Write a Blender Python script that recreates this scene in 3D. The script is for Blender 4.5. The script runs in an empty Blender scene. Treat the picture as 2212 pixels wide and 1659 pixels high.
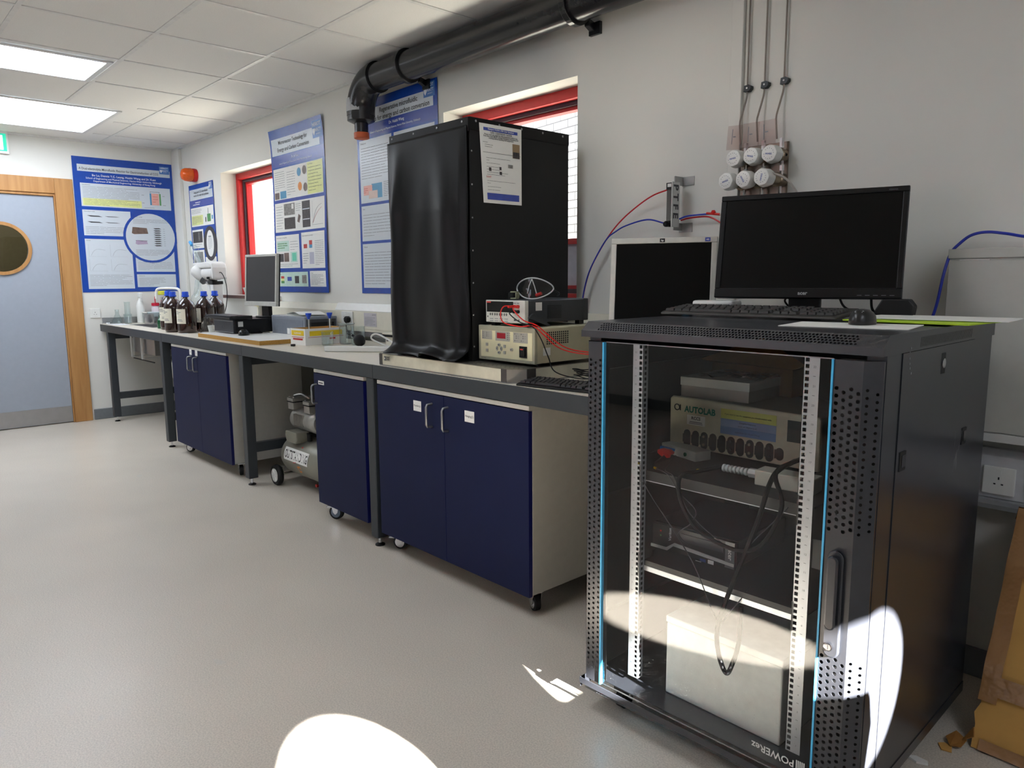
import bpy, math, random
from mathutils import Vector, Matrix, Euler
random.seed(7)
R = math.radians
SC = bpy.context.scene
COL = SC.collection

# ------------------------------------------------------------------ camera, world, sun, exposure
cam_d = bpy.data.cameras.new('camera')
cam = bpy.data.objects.new('camera', cam_d); COL.objects.link(cam); SC.camera = cam
_yaw, _pit, _rol, _f = R(137.38832), R(-8.11868), R(-0.38245), 1593.834
_fw = Vector((math.cos(_yaw)*math.cos(_pit), math.sin(_yaw)*math.cos(_pit), math.sin(_pit)))
_rt = _fw.cross(Vector((0, 0, 1))).normalized(); _up = _rt.cross(_fw)
_r2 = _rt*math.cos(_rol)+_up*math.sin(_rol); _u2 = -_rt*math.sin(_rol)+_up*math.cos(_rol)
_m = Matrix((( _r2.x, _u2.x, -_fw.x), (_r2.y, _u2.y, -_fw.y), (_r2.z, _u2.z, -_fw.z))).to_4x4()
_m.translation = Vector((7.72, -2.63, 1.293)); cam.matrix_world = _m
cam_d.sensor_fit = 'HORIZONTAL'; cam_d.sensor_width = 36; cam_d.lens = 36*_f/2212
cam_d.clip_start = 0.05; cam_d.clip_end = 100

W = bpy.data.worlds.new('world'); SC.world = W; W.use_nodes = True
bg = W.node_tree.nodes['Background']; bg.inputs[0].default_value = (0.80, 0.88, 1.0, 1); bg.inputs[1].default_value = 3.2

SUN_DIR = Vector((-2.3, 0.33, -1.0)).normalized()
sd = bpy.data.lights.new('sun', 'SUN'); sd.energy = 190; sd.angle = R(0.55); sd.color = (1, 0.97, 0.92)
sun = bpy.data.objects.new('sun', sd); COL.objects.link(sun)
sun.location = (14, -3, 6); sun.rotation_euler = SUN_DIR.to_track_quat('-Z', 'Y').to_euler()

vs = SC.view_settings
vs.view_transform = 'Standard'; vs.look = 'None'; vs.gamma = 1; vs.use_curve_mapping = False
vs.exposure = 0.3
SC.cycles.sample_clamp_indirect = 30.0
SC.cycles.max_bounces = 10; SC.cycles.transparent_max_bounces = 24
SC.cycles.caustics_reflective = False; SC.cycles.caustics_refractive = False

# ------------------------------------------------------------------ materials
def s2l(c): return tuple(((v/255)/12.92 if v/255 <= .04045 else (((v/255)+.055)/1.055)**2.4) for v in c)
_M = {}
def mat(name, rgb, rough=.5, metal=0, noise=.06, scale=30, bump=0, bscale=200, spec=.5, coat=0, dark=None):
    if name in _M: return _M[name]
    m = bpy.data.materials.new(name); m.use_nodes = True; nt = m.node_tree
    b = nt.nodes['Principled BSDF']; c = s2l(rgb)
    b.inputs['Roughness'].default_value = rough; b.inputs['Metallic'].default_value = metal
    b.inputs['Specular IOR Level'].default_value = spec; b.inputs['Coat Weight'].default_value = coat
    tc = nt.nodes.new('ShaderNodeTexCoord')
    n = nt.nodes.new('ShaderNodeTexNoise'); n.inputs['Scale'].default_value = scale; n.inputs['Detail'].default_value = 5
    nt.links.new(tc.outputs['Object'], n.inputs['Vector'])
    r = nt.nodes.new('ShaderNodeValToRGB')
    lo = dark and s2l(dark) or tuple(v*(1-noise) for v in c); hi = tuple(min(1, v*(1+noise)) for v in c)
    r.color_ramp.elements[0].position = .3; r.color_ramp.elements[1].position = .7
    r.color_ramp.elements[0].color = (*lo, 1); r.color_ramp.elements[1].color = (*hi, 1)
    nt.links.new(n.outputs['Fac'], r.inputs[0]); nt.links.new(r.outputs[0], b.inputs['Base Color'])
    if bump:
        n2 = nt.nodes.new('ShaderNodeTexNoise'); n2.inputs['Scale'].default_value = bscale; n2.inputs['Detail'].default_value = 3
        nt.links.new(tc.outputs['Object'], n2.inputs['Vector'])
        bp = nt.nodes.new('ShaderNodeBump'); bp.inputs['Strength'].default_value = bump; bp.inputs['Distance'].default_value = .002
        nt.links.new(n2.outputs['Fac'], bp.inputs['Height']); nt.links.new(bp.outputs[0], b.inputs['Normal'])
    _M[name] = m; return m
def emat(name, rgb, e):
    if name in _M: return _M[name]
    m = mat(name, rgb, .5); b = m.node_tree.nodes['Principled BSDF']
    b.inputs['Emission Color'].default_value = (*s2l(rgb), 1); b.inputs['Emission Strength'].default_value = e
    return m
def glassmat(name, tint=(1, 1, 1), ior=1.5, rough=0.0, dust=0.0, dustlow=False):
    """thin clear pane: straight transmission plus a Fresnel reflection"""
    if name in _M: return _M[name]
    m = bpy.data.materials.new(name); m.use_nodes = True; nt = m.node_tree
    nt.nodes.remove(nt.nodes['Principled BSDF']); out = nt.nodes['Material Output']
    tr = nt.nodes.new('ShaderNodeBsdfTransparent'); tr.inputs[0].default_value = (*tint, 1)
    gl = nt.nodes.new('ShaderNodeBsdfGlossy'); gl.inputs['Roughness'].default_value = rough
    fr = nt.nodes.new('ShaderNodeFresnel')
    ge = nt.nodes.new('ShaderNodeNewGeometry'); mi_ = nt.nodes.new('ShaderNodeMapRange')  # same reflectance from either face
    mi_.inputs[3].default_value = ior; mi_.inputs[4].default_value = 1/ior
    nt.links.new(ge.outputs['Backfacing'], mi_.inputs[0]); nt.links.new(mi_.outputs[0], fr.inputs['IOR'])
    mx = nt.nodes.new('ShaderNodeMixShader')
    nt.links.new(fr.outputs[0], mx.inputs[0]); nt.links.new(tr.outputs[0], mx.inputs[1]); nt.links.new(gl.outputs[0], mx.inputs[2])
    last = mx
    if dust:
        tc = nt.nodes.new('ShaderNodeTexCoord')
        n = nt.nodes.new('ShaderNodeTexNoise'); n.inputs['Scale'].default_value = 260; n.inputs['Detail'].default_value = 2
        nt.links.new(tc.outputs['Object'], n.inputs['Vector'])
        n3 = nt.nodes.new('ShaderNodeTexNoise'); n3.inputs['Scale'].default_value = 9; n3.inputs['Detail'].default_value = 4
        nt.links.new(tc.outputs['Object'], n3.inputs['Vector'])
        mr = nt.nodes.new('ShaderNodeMapRange'); mr.inputs[1].default_value = .66; mr.inputs[2].default_value = .8
        nt.links.new(n.outputs['Fac'], mr.inputs[0])
        mr3 = nt.nodes.new('ShaderNodeMapRange'); mr3.inputs[1].default_value = .4; mr3.inputs[2].default_value = .6
        nt.links.new(n3.outputs['Fac'], mr3.inputs[0])
        mul = nt.nodes.new('ShaderNodeMath'); mul.operation = 'MULTIPLY'
        nt.links.new(mr.outputs[0], mul.inputs[0]); nt.links.new(mr3.outputs[0], mul.inputs[1])
        fac = mul
        if dustlow:  # dirt has settled along the bottom of the pane
            sp = nt.nodes.new('ShaderNodeSeparateXYZ'); nt.links.new(tc.outputs['Object'], sp.inputs[0])
            mz = nt.nodes.new('ShaderNodeMapRange'); mz.inputs[1].default_value = .40; mz.inputs[2].default_value = .17
            nt.links.new(sp.outputs['Z'], mz.inputs[0])
            m2 = nt.nodes.new('ShaderNodeMath'); m2.operation = 'MULTIPLY'
            nt.links.new(fac.outputs[0], m2.inputs[0]); nt.links.new(mz.outputs[0], m2.inputs[1]); fac = m2
        m3 = nt.nodes.new('ShaderNodeMath'); m3.operation = 'MULTIPLY'; m3.inputs[1].default_value = dust
        nt.links.new(fac.outputs[0], m3.inputs[0])
        df = nt.nodes.new('ShaderNodeBsdfDiffuse'); df.inputs[0].default_value = (.8, .8, .78, 1)
        mx2 = nt.nodes.new('ShaderNodeMixShader')
        nt.links.new(m3.outputs[0], mx2.inputs[0]); nt.links.new(mx.outputs[0], mx2.inputs[1]); nt.links.new(df.outputs[0], mx2.inputs[2])
        last = mx2
    nt.links.new(last.outputs[0], out.inputs[0]); _M[name] = m; return m

def floor_mat():
    m = mat('vinyl_floor', (210, 201, 188), .33, noise=.05, scale=1.4, spec=.45)
    nt = m.node_tree; b = nt.nodes['Principled BSDF']; tc = nt.nodes.new('ShaderNodeTexCoord')
    n = nt.nodes.new('ShaderNodeTexNoise'); n.inputs['Scale'].default_value = 210; n.inputs['Detail'].default_value = 2
    nt.links.new(tc.outputs['Object'], n.inputs['Vector'])
    r = nt.nodes.new('ShaderNodeValToRGB'); r.color_ramp.elements[0].position = .36; r.color_ramp.elements[1].position = .62
    r.color_ramp.elements[0].color = (.84, .84, .84, 1); r.color_ramp.elements[1].color = (1.06, 1.06, 1.06, 1)
    nt.links.new(n.outputs['Fac'], r.inputs[0])
    mx = nt.nodes.new('ShaderNodeMix'); mx.data_type = 'RGBA'; mx.blend_type = 'MULTIPLY'; mx.inputs[0].default_value = 1
    src = b.inputs['Base Color'].links[0].from_socket
    nt.links.new(src, mx.inputs[6]); nt.links.new(r.outputs[0], mx.inputs[7])
    # pale scuffs
    v = nt.nodes.new('ShaderNodeTexNoise'); v.inputs['Scale'].default_value = 5.5; v.inputs['Detail'].default_value = 1
    mp = nt.nodes.new('ShaderNodeMapping'); mp.inputs['Scale'].default_value = (1, 2.4, 1); mp.inputs['Rotation'].default_value = (0, 0, .5)
    nt.links.new(tc.outputs['Object'], mp.inputs[0]); nt.links.new(mp.outputs[0], v.inputs['Vector'])
    mr = nt.nodes.new('ShaderNodeMapRange'); mr.inputs[1].default_value = .74; mr.inputs[2].default_value = .78; mr.inputs[4].default_value = .35
    nt.links.new(v.outputs['Fac'], mr.inputs[0])
    mx2 = nt.nodes.new('ShaderNodeMix'); mx2.data_type = 'RGBA'; mx2.inputs[7].default_value = (.55, .55, .52, 1)
    nt.links.new(mr.outputs[0], mx2.inputs[0]); nt.links.new(mx.outputs[2], mx2.inputs[6])
    nt.links.new(mx2.outputs[2], b.inputs['Base Color'])
    rr = nt.nodes.new('ShaderNodeTexNoise'); rr.inputs['Scale'].default_value = 3; nt.links.new(tc.outputs['Object'], rr.inputs['Vector'])
    mr2 = nt.nodes.new('ShaderNodeMapRange'); mr2.inputs[3].default_value = .28; mr2.inputs[4].default_value = .42
    nt.links.new(rr.outputs['Fac'], mr2.inputs[0]); nt.links.new(mr2.outputs[0], b.inputs['Roughness'])
    return m
def brick_mat():
    m = mat('painted_brick', (225, 222, 218), .8)
    nt = m.node_tree; b = nt.nodes['Principled BSDF']; tc = nt.nodes.new('ShaderNodeTexCoord')
    mp = nt.nodes.new('ShaderNodeMapping'); mp.inputs['Rotation'].default_value = (R(90), 0, 0)
    nt.links.new(tc.outputs['Object'], mp.inputs[0])
    k = nt.nodes.new('ShaderNodeTexBrick'); k.inputs['Scale'].default_value = 1
    k.inputs['Brick Width'].default_value = .225; k.inputs['Row Height'].default_value = .075; k.inputs['Mortar Size'].default_value = .007
    k.inputs['Color1'].default_value = (.78, .76, .74, 1); k.inputs['Color2'].default_value = (.7, .69, .68, 1); k.inputs['Mortar'].default_value = (.16, .15, .15, 1)
    nt.links.new(mp.outputs[0], k.inputs['Vector']); nt.links.new(k.outputs[0], b.inputs['Base Color'])
    return m
def wood_mat(name, a, b_, sc=(1, 1, 12)):
    m = mat(name, a, .42)
    nt = m.node_tree; b = nt.nodes['Principled BSDF']; tc = nt.nodes.new('ShaderNodeTexCoord')
    mp = nt.nodes.new('ShaderNodeMapping'); mp.inputs['Scale'].default_value = sc
    nt.links.new(tc.outputs['Object'], mp.inputs[0])
    n = nt.nodes.new('ShaderNodeTexNoise'); n.inputs['Scale'].default_value = 3; n.inputs['Detail'].default_value = 8; n.inputs['Distortion'].default_value = .6
    nt.links.new(mp.outputs[0], n.inputs['Vector'])
    r = nt.nodes.new('ShaderNodeValToRGB'); r.color_ramp.elements[0].position = .35; r.color_ramp.elements[1].position = .65
    r.color_ramp.elements[0].color = (*s2l(b_), 1); r.color_ramp.elements[1].color = (*s2l(a), 1)
    nt.links.new(n.outputs['Fac'], r.inputs[0]); nt.links.new(r.outputs[0], b.inputs['Base Color'])
    return m

wall_paint = mat('wall_paint', (224, 223, 217), .75, noise=.015, scale=2, bump=.08, bscale=120)
tile_mat = mat('ceiling_tile', (232, 231, 228), .9, noise=.03, scale=180, bump=.3, bscale=260)
grid_white = mat('grid_white', (222, 222, 220), .45)
floor_m = floor_mat()
skirt_m = mat('skirting_vinyl', (112, 116, 120), .45)
oak = wood_mat('oak', (190, 142, 88), (172, 122, 70), (8, 8, .7))
door_grey = mat('door_laminate', (158, 166, 178), .45, noise=.02)
steel = mat('stainless', (178, 178, 180), .28, .9, noise=.05, scale=12)
brushed = mat('brushed_steel', (150, 150, 152), .35, .85)
chrome = mat('chrome', (215, 215, 218), .15, 1)
red_paint = mat('red_frame_paint', (200, 32, 34), .4)
red_dark = mat('dark_gasket', (70, 52, 60), .6)
white_pl = mat('white_plastic', (228, 228, 224), .4, noise=.02)
ivory = mat('ivory_plastic', (226, 222, 206), .42, noise=.02)
white_metal = mat('white_enamel', (214, 214, 212), .35, noise=.02)
charcoal = mat('bench_charcoal', (48, 53, 58), .45, noise=.05)
worktop = mat('worktop_grey', (222, 214, 198), .3, noise=.04, scale=60)
navy = mat('navy_laminate', (18, 26, 62), .6, noise=.05, scale=6, spec=.22)
navy_edge = mat('navy_edge', (12, 18, 84), .4)
carcass = mat('carcass_grey', (184, 182, 174), .55, noise=.03)
black_pl = mat('black_plastic', (15, 15, 16), .45, spec=.35)
black_gl = mat('black_gloss', (12, 12, 13), .12)
screen_m = mat('screen_black', (6, 6, 6), .3, spec=.2)
screen_far = mat('screen_grey', (38, 40, 46), .3)
rubber = mat('black_rubber', (18, 18, 18), .7)
pvc_black = mat('pvc_black', (34, 34, 36), .24, noise=.08, scale=40)
orange_r = mat('orange_rubber', (196, 92, 48), .5)
fabric_blk = mat('black_vinyl_sheet', (11, 11, 12), .40, spec=.22, noise=.1, scale=70, bump=.15, bscale=500)
board_blk = mat('black_foamboard', (8, 8, 9), .7)
rack_m = mat('rack_paint', (46, 48, 54), .27, noise=.06, scale=25, bump=.05, bscale=700, spec=.8)
rack_in = mat('rack_inner', (15, 15, 16), .5)
rail_m = mat('zinc_rail', (186, 188, 192), .35, .5)
cyan = mat('cyan_strip', (70, 176, 226), .4)
glass_rack = glassmat('rack_glass', (.98, .99, .99), 1.38, dust=.5, dustlow=True)
glass_win = glassmat('window_glass', (.96, .98, .98))
glass_lab = glassmat('lab_glass', (.93, .96, .96), 1.45)
clear_pl = glassmat('clear_plastic', (.9, .92, .93), 1.5)
amber = mat('amber_glass', (38, 16, 10), .08, noise=.05, spec=.6, coat=.4)
blue_cap = mat('blue_cap', (36, 84, 214), .35)
paper = mat('white_paper', (236, 236, 232), .7, noise=.01)
paper_blue = mat('poster_paper', (206, 214, 222), .28, noise=.01)
paper_warm = mat('bottle_label', (226, 222, 204), .6, noise=.03)
p_blue = mat('poster_blue', (28, 72, 166), .25)
p_blue2 = mat('poster_band', (66, 84, 170), .25)
p_lblue = mat('poster_logo_blue', (64, 118, 190), .3)
ink = mat('ink', (60, 62, 66), .5)
ink_l = mat('ink_light', (122, 126, 132), .5)
ink_w = mat('ink_white', (226, 232, 240), .4)
p_yel = mat('poster_yellow', (226, 230, 150), .3)
p_grn = mat('poster_green', (90, 150, 90), .4); p_pink = mat('poster_pink', (232, 170, 158), .4)
p_teal = mat('poster_teal', (72, 148, 190), .4); p_gray = mat('poster_photo', (130, 128, 124), .4, noise=.5, scale=60)
p_dk = mat('poster_photo_dark', (62, 58, 58), .4, noise=.5, scale=70); p_brn = mat('poster_brown', (112, 92, 84), .4, noise=.3)
p_red = mat('print_red', (196, 60, 54), .4); p_mint = mat('poster_mint', (198, 224, 212), .4); p_org = mat('print_orange', (226, 140, 50), .4)
beige_m = mat('beige_enamel', (196, 190, 160), .4, noise=.02)
beige_l = mat('beige_panel', (222, 216, 178), .4, noise=.02)
greyish = mat('mid_grey_plastic', (150, 152, 154), .45)
dgrey = mat('dark_grey_plastic', (58, 60, 64), .45)
lcd_red = mat('lcd_red', (150, 16, 34), .25)
red_pl = mat('red_plastic', (214, 34, 30), .35)
card = mat('cardboard', (204, 156, 84), .8, noise=.06, scale=9)
card_d = mat('cardboard_worn', (146, 100, 46), .85, noise=.15, scale=30)
chip = mat('chipboard', (176, 132, 60), .7, noise=.18, scale=160)
silver_p = mat('silver_tank_paint', (142, 140, 128), .38, .25, noise=.03)
alu = mat('cast_aluminium', (176, 174, 168), .42, .6, noise=.08)
yellow_p = mat('print_yellow', (240, 208, 40), .5)
lime = mat('lime_card', (186, 222, 50), .6)
green_g = mat('green_glass', (10, 84, 50), .1)
brass = mat('nickel_brass', (150, 136, 116), .3, .8)
hp_silver = mat('monitor_silver', (190, 190, 184), .4, .1)
blue_tube = mat('blue_tube', (34, 52, 170), .35); red_tube = mat('red_tube', (200, 30, 42), .35)
light_em = emat('diffuser', (236, 244, 255), 7.5)
exit_g = emat('exit_green', (40, 186, 150), .9); exit_w = emat('exit_white', (235, 255, 250), 1.1)
corr_m = mat('corridor_paint', (120, 112, 92), .8)

# ------------------------------------------------------------------ mesh builder
_TX = {}
def text_geo(s, bold=0.0):
    k = (s, bold)
    if k in _TX: return _TX[k]
    cu = bpy.data.curves.new('t', 'FONT'); cu.body = s; cu.size = 1; cu.resolution_u = 2; cu.offset = bold
    o = bpy.data.objects.new('t', cu); COL.objects.link(o)
    dg = bpy.context.evaluated_depsgraph_get(); me = bpy.data.meshes.new_from_object(o.evaluated_get(dg))
    v = [tuple(p.co) for p in me.vertices]; f = [tuple(p.vertices) for p in me.polygons]
    bpy.data.objects.remove(o); bpy.data.curves.remove(cu); bpy.data.meshes.remove(me)
    w = max([p[0] for p in v] or [1]); _TX[k] = (v, f, w); return _TX[k]

class MB:
    def __init__(s): s.v = []; s.f = []; s.fm = []; s.mats = []; s.m = Matrix.Identity(4)
    def mi(s, m):
        if m not in s.mats: s.mats.append(m)
        return s.mats.index(m)
    def add(s, vs_, fs, m):
        o = len(s.v); k = s.mi(m)
        for p in vs_: s.v.append(s.m @ Vector(p))
        for f in fs: s.f.append(tuple(i+o for i in f)); s.fm.append(k)
        return s
    def box(s, x0, x1, y0, y1, z0, z1, m):
        return s.add([(x0,y0,z0),(x1,y0,z0),(x1,y1,z0),(x0,y1,z0),(x0,y0,z1),(x1,y0,z1),(x1,y1,z1),(x0,y1,z1)],
            [(3,2,1,0),(4,5,6,7),(0,1,5,4),(1,2,6,5),(2,3,7,6),(3,0,4,7)], m)
    def quad(s, a, b, c, d, m): return s.add([a, b, c, d], [(0, 1, 2, 3)], m)
    def prism(s, pts, y0, y1, m, axis='y'):
        """outline in xz (axis y), xy (axis z) or yz (axis x), extruded"""
        n = len(pts)
        T = {'y': lambda p, h: (p[0], h, p[1]), 'z': lambda p, h: (p[0], p[1], h), 'x': lambda p, h: (h, p[0], p[1])}[axis]
        vv = [T(p, y0) for p in pts]+[T(p, y1) for p in pts]
        ff = [tuple(range(n-1, -1, -1)), tuple(range(n, 2*n))]+[(i, (i+1) % n, n+(i+1) % n, n+i) for i in range(n)]
        return s.add(vv, ff, m)
    def lathe(s, prof, m, c=(0, 0, 0), ax='z', n=24, cap=True):
        vv = []; ff = []
        for r, h in prof:
            for i in range(n):
                a = 2*math.pi*i/n; p = (r*math.cos(a), r*math.sin(a), h)
                if ax == 'x': p = (p[2], p[0], p[1])
                elif ax == 'y': p = (p[0], p[2], p[1])
                vv.append((p[0]+c[0], p[1]+c[1], p[2]+c[2]))
        for j in range(len(prof)-1):
            for i in range(n): ff.append((j*n+i, j*n+(i+1) % n, (j+1)*n+(i+1) % n, (j+1)*n+i))
        if cap: ff.append(tuple(range(n-1, -1, -1))); ff.append(tuple(range((len(prof)-1)*n, len(prof)*n)))
        return s.add(vv, ff, m)
    def cyl(s, c, r, h, m, ax='z', n=20): return s.lathe([(r, 0), (r, h)], m, c, ax, n)
    def tube(s, pts, r, m, n=8, rr=None):
        pts = [Vector(p) for p in pts]; vv = []; ff = []; up = None
        for i, p in enumerate(pts):
            t = (pts[min(i+1, len(pts)-1)]-pts[max(i-1, 0)])
            t = t.normalized() if t.length > 1e-9 else Vector((0, 0, 1))
            if up is None: up = Vector((0, 0, 1)) if abs(t.z) < .9 else Vector((1, 0, 0))
            a = (up-t*up.dot(t)).normalized(); up = a; b = t.cross(a); q = rr[i] if rr else r
            for k in range(n):
                g = 2*math.pi*k/n; vv.append(p+a*q*math.cos(g)+b*q*math.sin(g))
        for i in range(len(pts)-1):
            for k in range(n): ff.append((i*n+k, i*n+(k+1) % n, (i+1)*n+(k+1) % n, (i+1)*n+k))
        ff.append(tuple(range(n-1, -1, -1))); ff.append(tuple(range((len(pts)-1)*n, len(pts)*n)))
        return s.add(vv, ff, m)
    def text(s, t, x, z, size, m, y=0, al='L', maxw=None, bold=0, rot=0, depth=0):
        """lettering in the local xz plane, read from -y"""
        v, f, w = text_geo(t, bold); sx = size
        if maxw and w*sx > maxw: sx = maxw/w
        ox = {'L': 0, 'C': -w*sx/2, 'R': -w*sx}[al]; c_, s_ = math.cos(rot), math.sin(rot)
        vv = []
        for p in v:
            a, b = p[0]*sx+ox, p[1]*size; vv.append((x+a*c_-b*s_, y, z+a*s_+b*c_))
        return s.add(vv, f, m)
    def rect(s, x0, z0, x1, z1, m, y=0, step=None):
        nx = max(1, int((x1-x0)/step)) if step else 1; nz = max(1, int((z1-z0)/step)) if step else 1
        vv = [(x0+(x1-x0)*i/nx, y, z0+(z1-z0)*j/nz) for j in range(nz+1) for i in range(nx+1)]
        ff = [(j*(nx+1)+i, j*(nx+1)+i+1, (j+1)*(nx+1)+i+1, (j+1)*(nx+1)+i) for j in range(nz) for i in range(nx)]
        return s.add(vv, ff, m)
    def disc(s, x, z, rx, rz, m, y=0, n=28):
        vv = [(x, y, z)]+[(x+rx*math.cos(2*math.pi*i/n), y, z+rz*math.sin(2*math.pi*i/n)) for i in range(n)]
        return s.add(vv, [(0, 1+i, 1+(i+1) % n) for i in range(n)], m)
    def holecell(s, cx, cz, w, h, r, m, y=0, n=8, th=.0012, rh=None, hole=True):
        """sheet-metal cell with a hole through it"""
        if not hole: return s.rect(cx-w/2, cz-h/2, cx+w/2, cz+h/2, m, y)
        if n == 4: hp = [(r, rh), (-r, rh), (-r, -rh), (r, -rh)]; op = [(w/2, h/2), (-w/2, h/2), (-w/2, -h/2), (w/2, -h/2)]
        else:
            op = [(w/2, 0), (w/2, h/2), (0, h/2), (-w/2, h/2), (-w/2, 0), (-w/2, -h/2), (0, -h/2), (w/2, -h/2)]
            hp = [(r*math.cos(math.pi*i/4), r*math.sin(math.pi*i/4)) for i in range(8)]
        k = len(hp)
        vv = [(cx+a, y, cz+b) for a, b in op]+[(cx+a, y, cz+b) for a, b in hp]+[(cx+a, y+th, cz+b) for a, b in hp]
        ff = [(i, k+i, k+(i+1) % k, (i+1) % k) for i in range(k)]+[(k+i, 2*k+i, 2*k+(i+1) % k, k+(i+1) % k) for i in range(k)]
        return s.add(vv, ff, m)
    def warp(s, fn): s.v = [Vector(fn(p)) for p in s.v]; return s
    def build(s, name, parent=None, bev=0, smooth=False, loc=None, rotz=0, seg=2, **props):
        me = bpy.data.meshes.new(name); me.from_pydata([tuple(p) for p in s.v], [], s.f)
        for m in s.mats: me.materials.append(m)
        me.polygons.foreach_set('material_index', s.fm)
        if smooth: me.polygons.foreach_set('use_smooth', [True]*len(s.f))
        me.update()
        o = bpy.data.objects.new(name, me); COL.objects.link(o)
        if parent: o.parent = parent
        if loc: o.location = loc
        if rotz: o.rotation_euler.z = rotz
        if bev:
            b = o.modifiers.new('bevel', 'BEVEL'); b.width = bev; b.segments = seg; b.limit_method = 'ANGLE'; b.angle_limit = R(40)
        if smooth and smooth != 'all':
            try:
                me.set_sharp_from_angle(angle=R(38))
            except Exception: pass
        for k, v in props.items(): o[k] = v
        return o
def thing(name, label, cat, loc=(0, 0, 0), rotz=0, group=None, rot=None):
    o = bpy.data.objects.new(name, None); COL.objects.link(o); o.location = loc; o.rotation_euler = rot or (0, 0, rotz)
    o.empty_display_size = .05
    o['label'] = label; o['category'] = cat
    if group: o['group'] = group
    return o
def tag(o, label, cat, group=None):
    o['label'] = label; o['category'] = cat
    if group: o['group'] = group
    return o
def dup(root, loc=None, rotz=None, label=None, group=None):
    r = root.copy(); COL.objects.link(r)
    if loc is not None: r.location = loc
    if rotz is not None: r.rotation_euler = (0, 0, rotz)
    if label: r['label'] = label
    if group: r['group'] = group
    for ch in list(root.children):
        c = ch.copy(); COL.objects.link(c); c.parent = r
        for g in ch.children:
            d = g.copy(); COL.objects.link(d); d.parent = c
    return r
def S(name, mb, parent=None, **k):
    o = mb.build(name, parent, **k)
    if not parent: o['kind'] = 'structure'
    return o
def spline(pts, n=8):
    """Catmull-Rom through the points"""
    P = [Vector(p) for p in pts]; P = [P[0]*2-P[1]]+P+[P[-1]*2-P[-2]]; out = []
    for i in range(1, len(P)-2):
        for k in range(n):
            t = k/n; a, b, c, d = P[i-1:i+3]
            out.append(.5*((2*b)+(c-a)*t+(2*a-5*b+4*c-d)*t*t+(3*b-a-3*c+d)*t**3))
    out.append(P[-2]); return out
def circ(c, r, n=24, a0=0, a1=360): return [(c[0]+r*math.cos(R(a0+(a1-a0)*i/n)), c[1]+r*math.sin(R(a0+(a1-a0)*i/n))) for i in range(n+(a1-a0 != 360))]

# ================================================================== THE SETTING
H = 2.561; XB = 9.7; YL = -5.5
S('floor', MB().box(-.15, XB+.15, YL-.15, .30, -.1, 0, floor_m))
S('ceiling', MB().box(-.15, XB+.15, YL-.15, .30, H, H+.12, tile_mat))
g = MB()
for k in range(-3, 17):
    x = 1.65+.622*k
    if 0 < x < XB and k not in (-2, -1, -0): g.box(x-.012, x+.012, YL, 0, H-.004, H-.0002, grid_white)
    elif k in (-2, -1, 0): g.box(x-.012, x+.012, -.80, 0, H-.004, H-.0002, grid_white); 
for k in range(9):
    y = -.645-.602*k
    g.box(0 if k != 1 else 1.6, XB, y-.012, y+.012, H-.0042, H-.0001, grid_white)
g.box(0, XB, -.02, 0, H-.018, H-.0003, grid_white); g.box(0, .02, YL, -.02, H-.018, H-.0003, grid_white)
S('trim_1', g)

def holed(a0, a1, t0, t1, holes, m, axis='x', z1=H):
    """wall with openings. axis x: runs along x between t0..t1 in y; axis y: the other way"""
    mb = MB(); hs = sorted(holes)
    def bx(p, q, za, zb):
        if q-p < 1e-4 or zb-za < 1e-4: return
        if axis == 'x': mb.box(p, q, t0, t1, za, zb, m)
        else: mb.box(t0, t1, p, q, za, zb, m)
    cur = a0
    for p, q, za, zb in hs:
        bx(cur, p, 0, z1); bx(p, q, 0, za); bx(p, q, zb, z1); cur = q
    bx(cur, a1, 0, z1); return mb
W1 = (1.115, 2.15, 1.165, 2.225); W2 = (4.31, 5.32, 1.165, 2.213)
S('wall_right', holed(0, XB, 0, .30, [W1, W2], wall_paint))
S('wall_front', holed(YL, .30, -.15, 0, [(-1.93, -1.05, 0, 2.07)], wall_paint, 'y'))
S('wall_back', holed(YL, .30, XB, XB+.15, [(-2.745, -.845, 0, 2.07)], wall_paint, 'y'))
S('wall_left', holed(0, XB, YL-.15, YL, [(3.6, 5.0, 1.0, 2.3)], wall_paint))  # opening for the added fill daylight window
# vertical casings in the corner and beside the gas taps
S('trim_2', MB().box(.0005, .20, -.03, -.0005, 0, H-.02, wall_paint), bev=.004)
S('trim_3', MB().box(6.118, 6.168, -.018, -.0002, 1.05, H-.02, wall_paint), bev=.003)
def skirt(name, x0, x1, y0, y1): S(name, MB().box(x0, x1, y0, y1, .0, .10, skirt_m), bev=.006)
skirt('baseboard_right', .201, XB, -.012, -.0003); skirt('baseboard_front', .0003, .012, -.89, -.1)
skirt('baseboard_left', 0, XB, YL+.0003, YL+.012)

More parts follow.
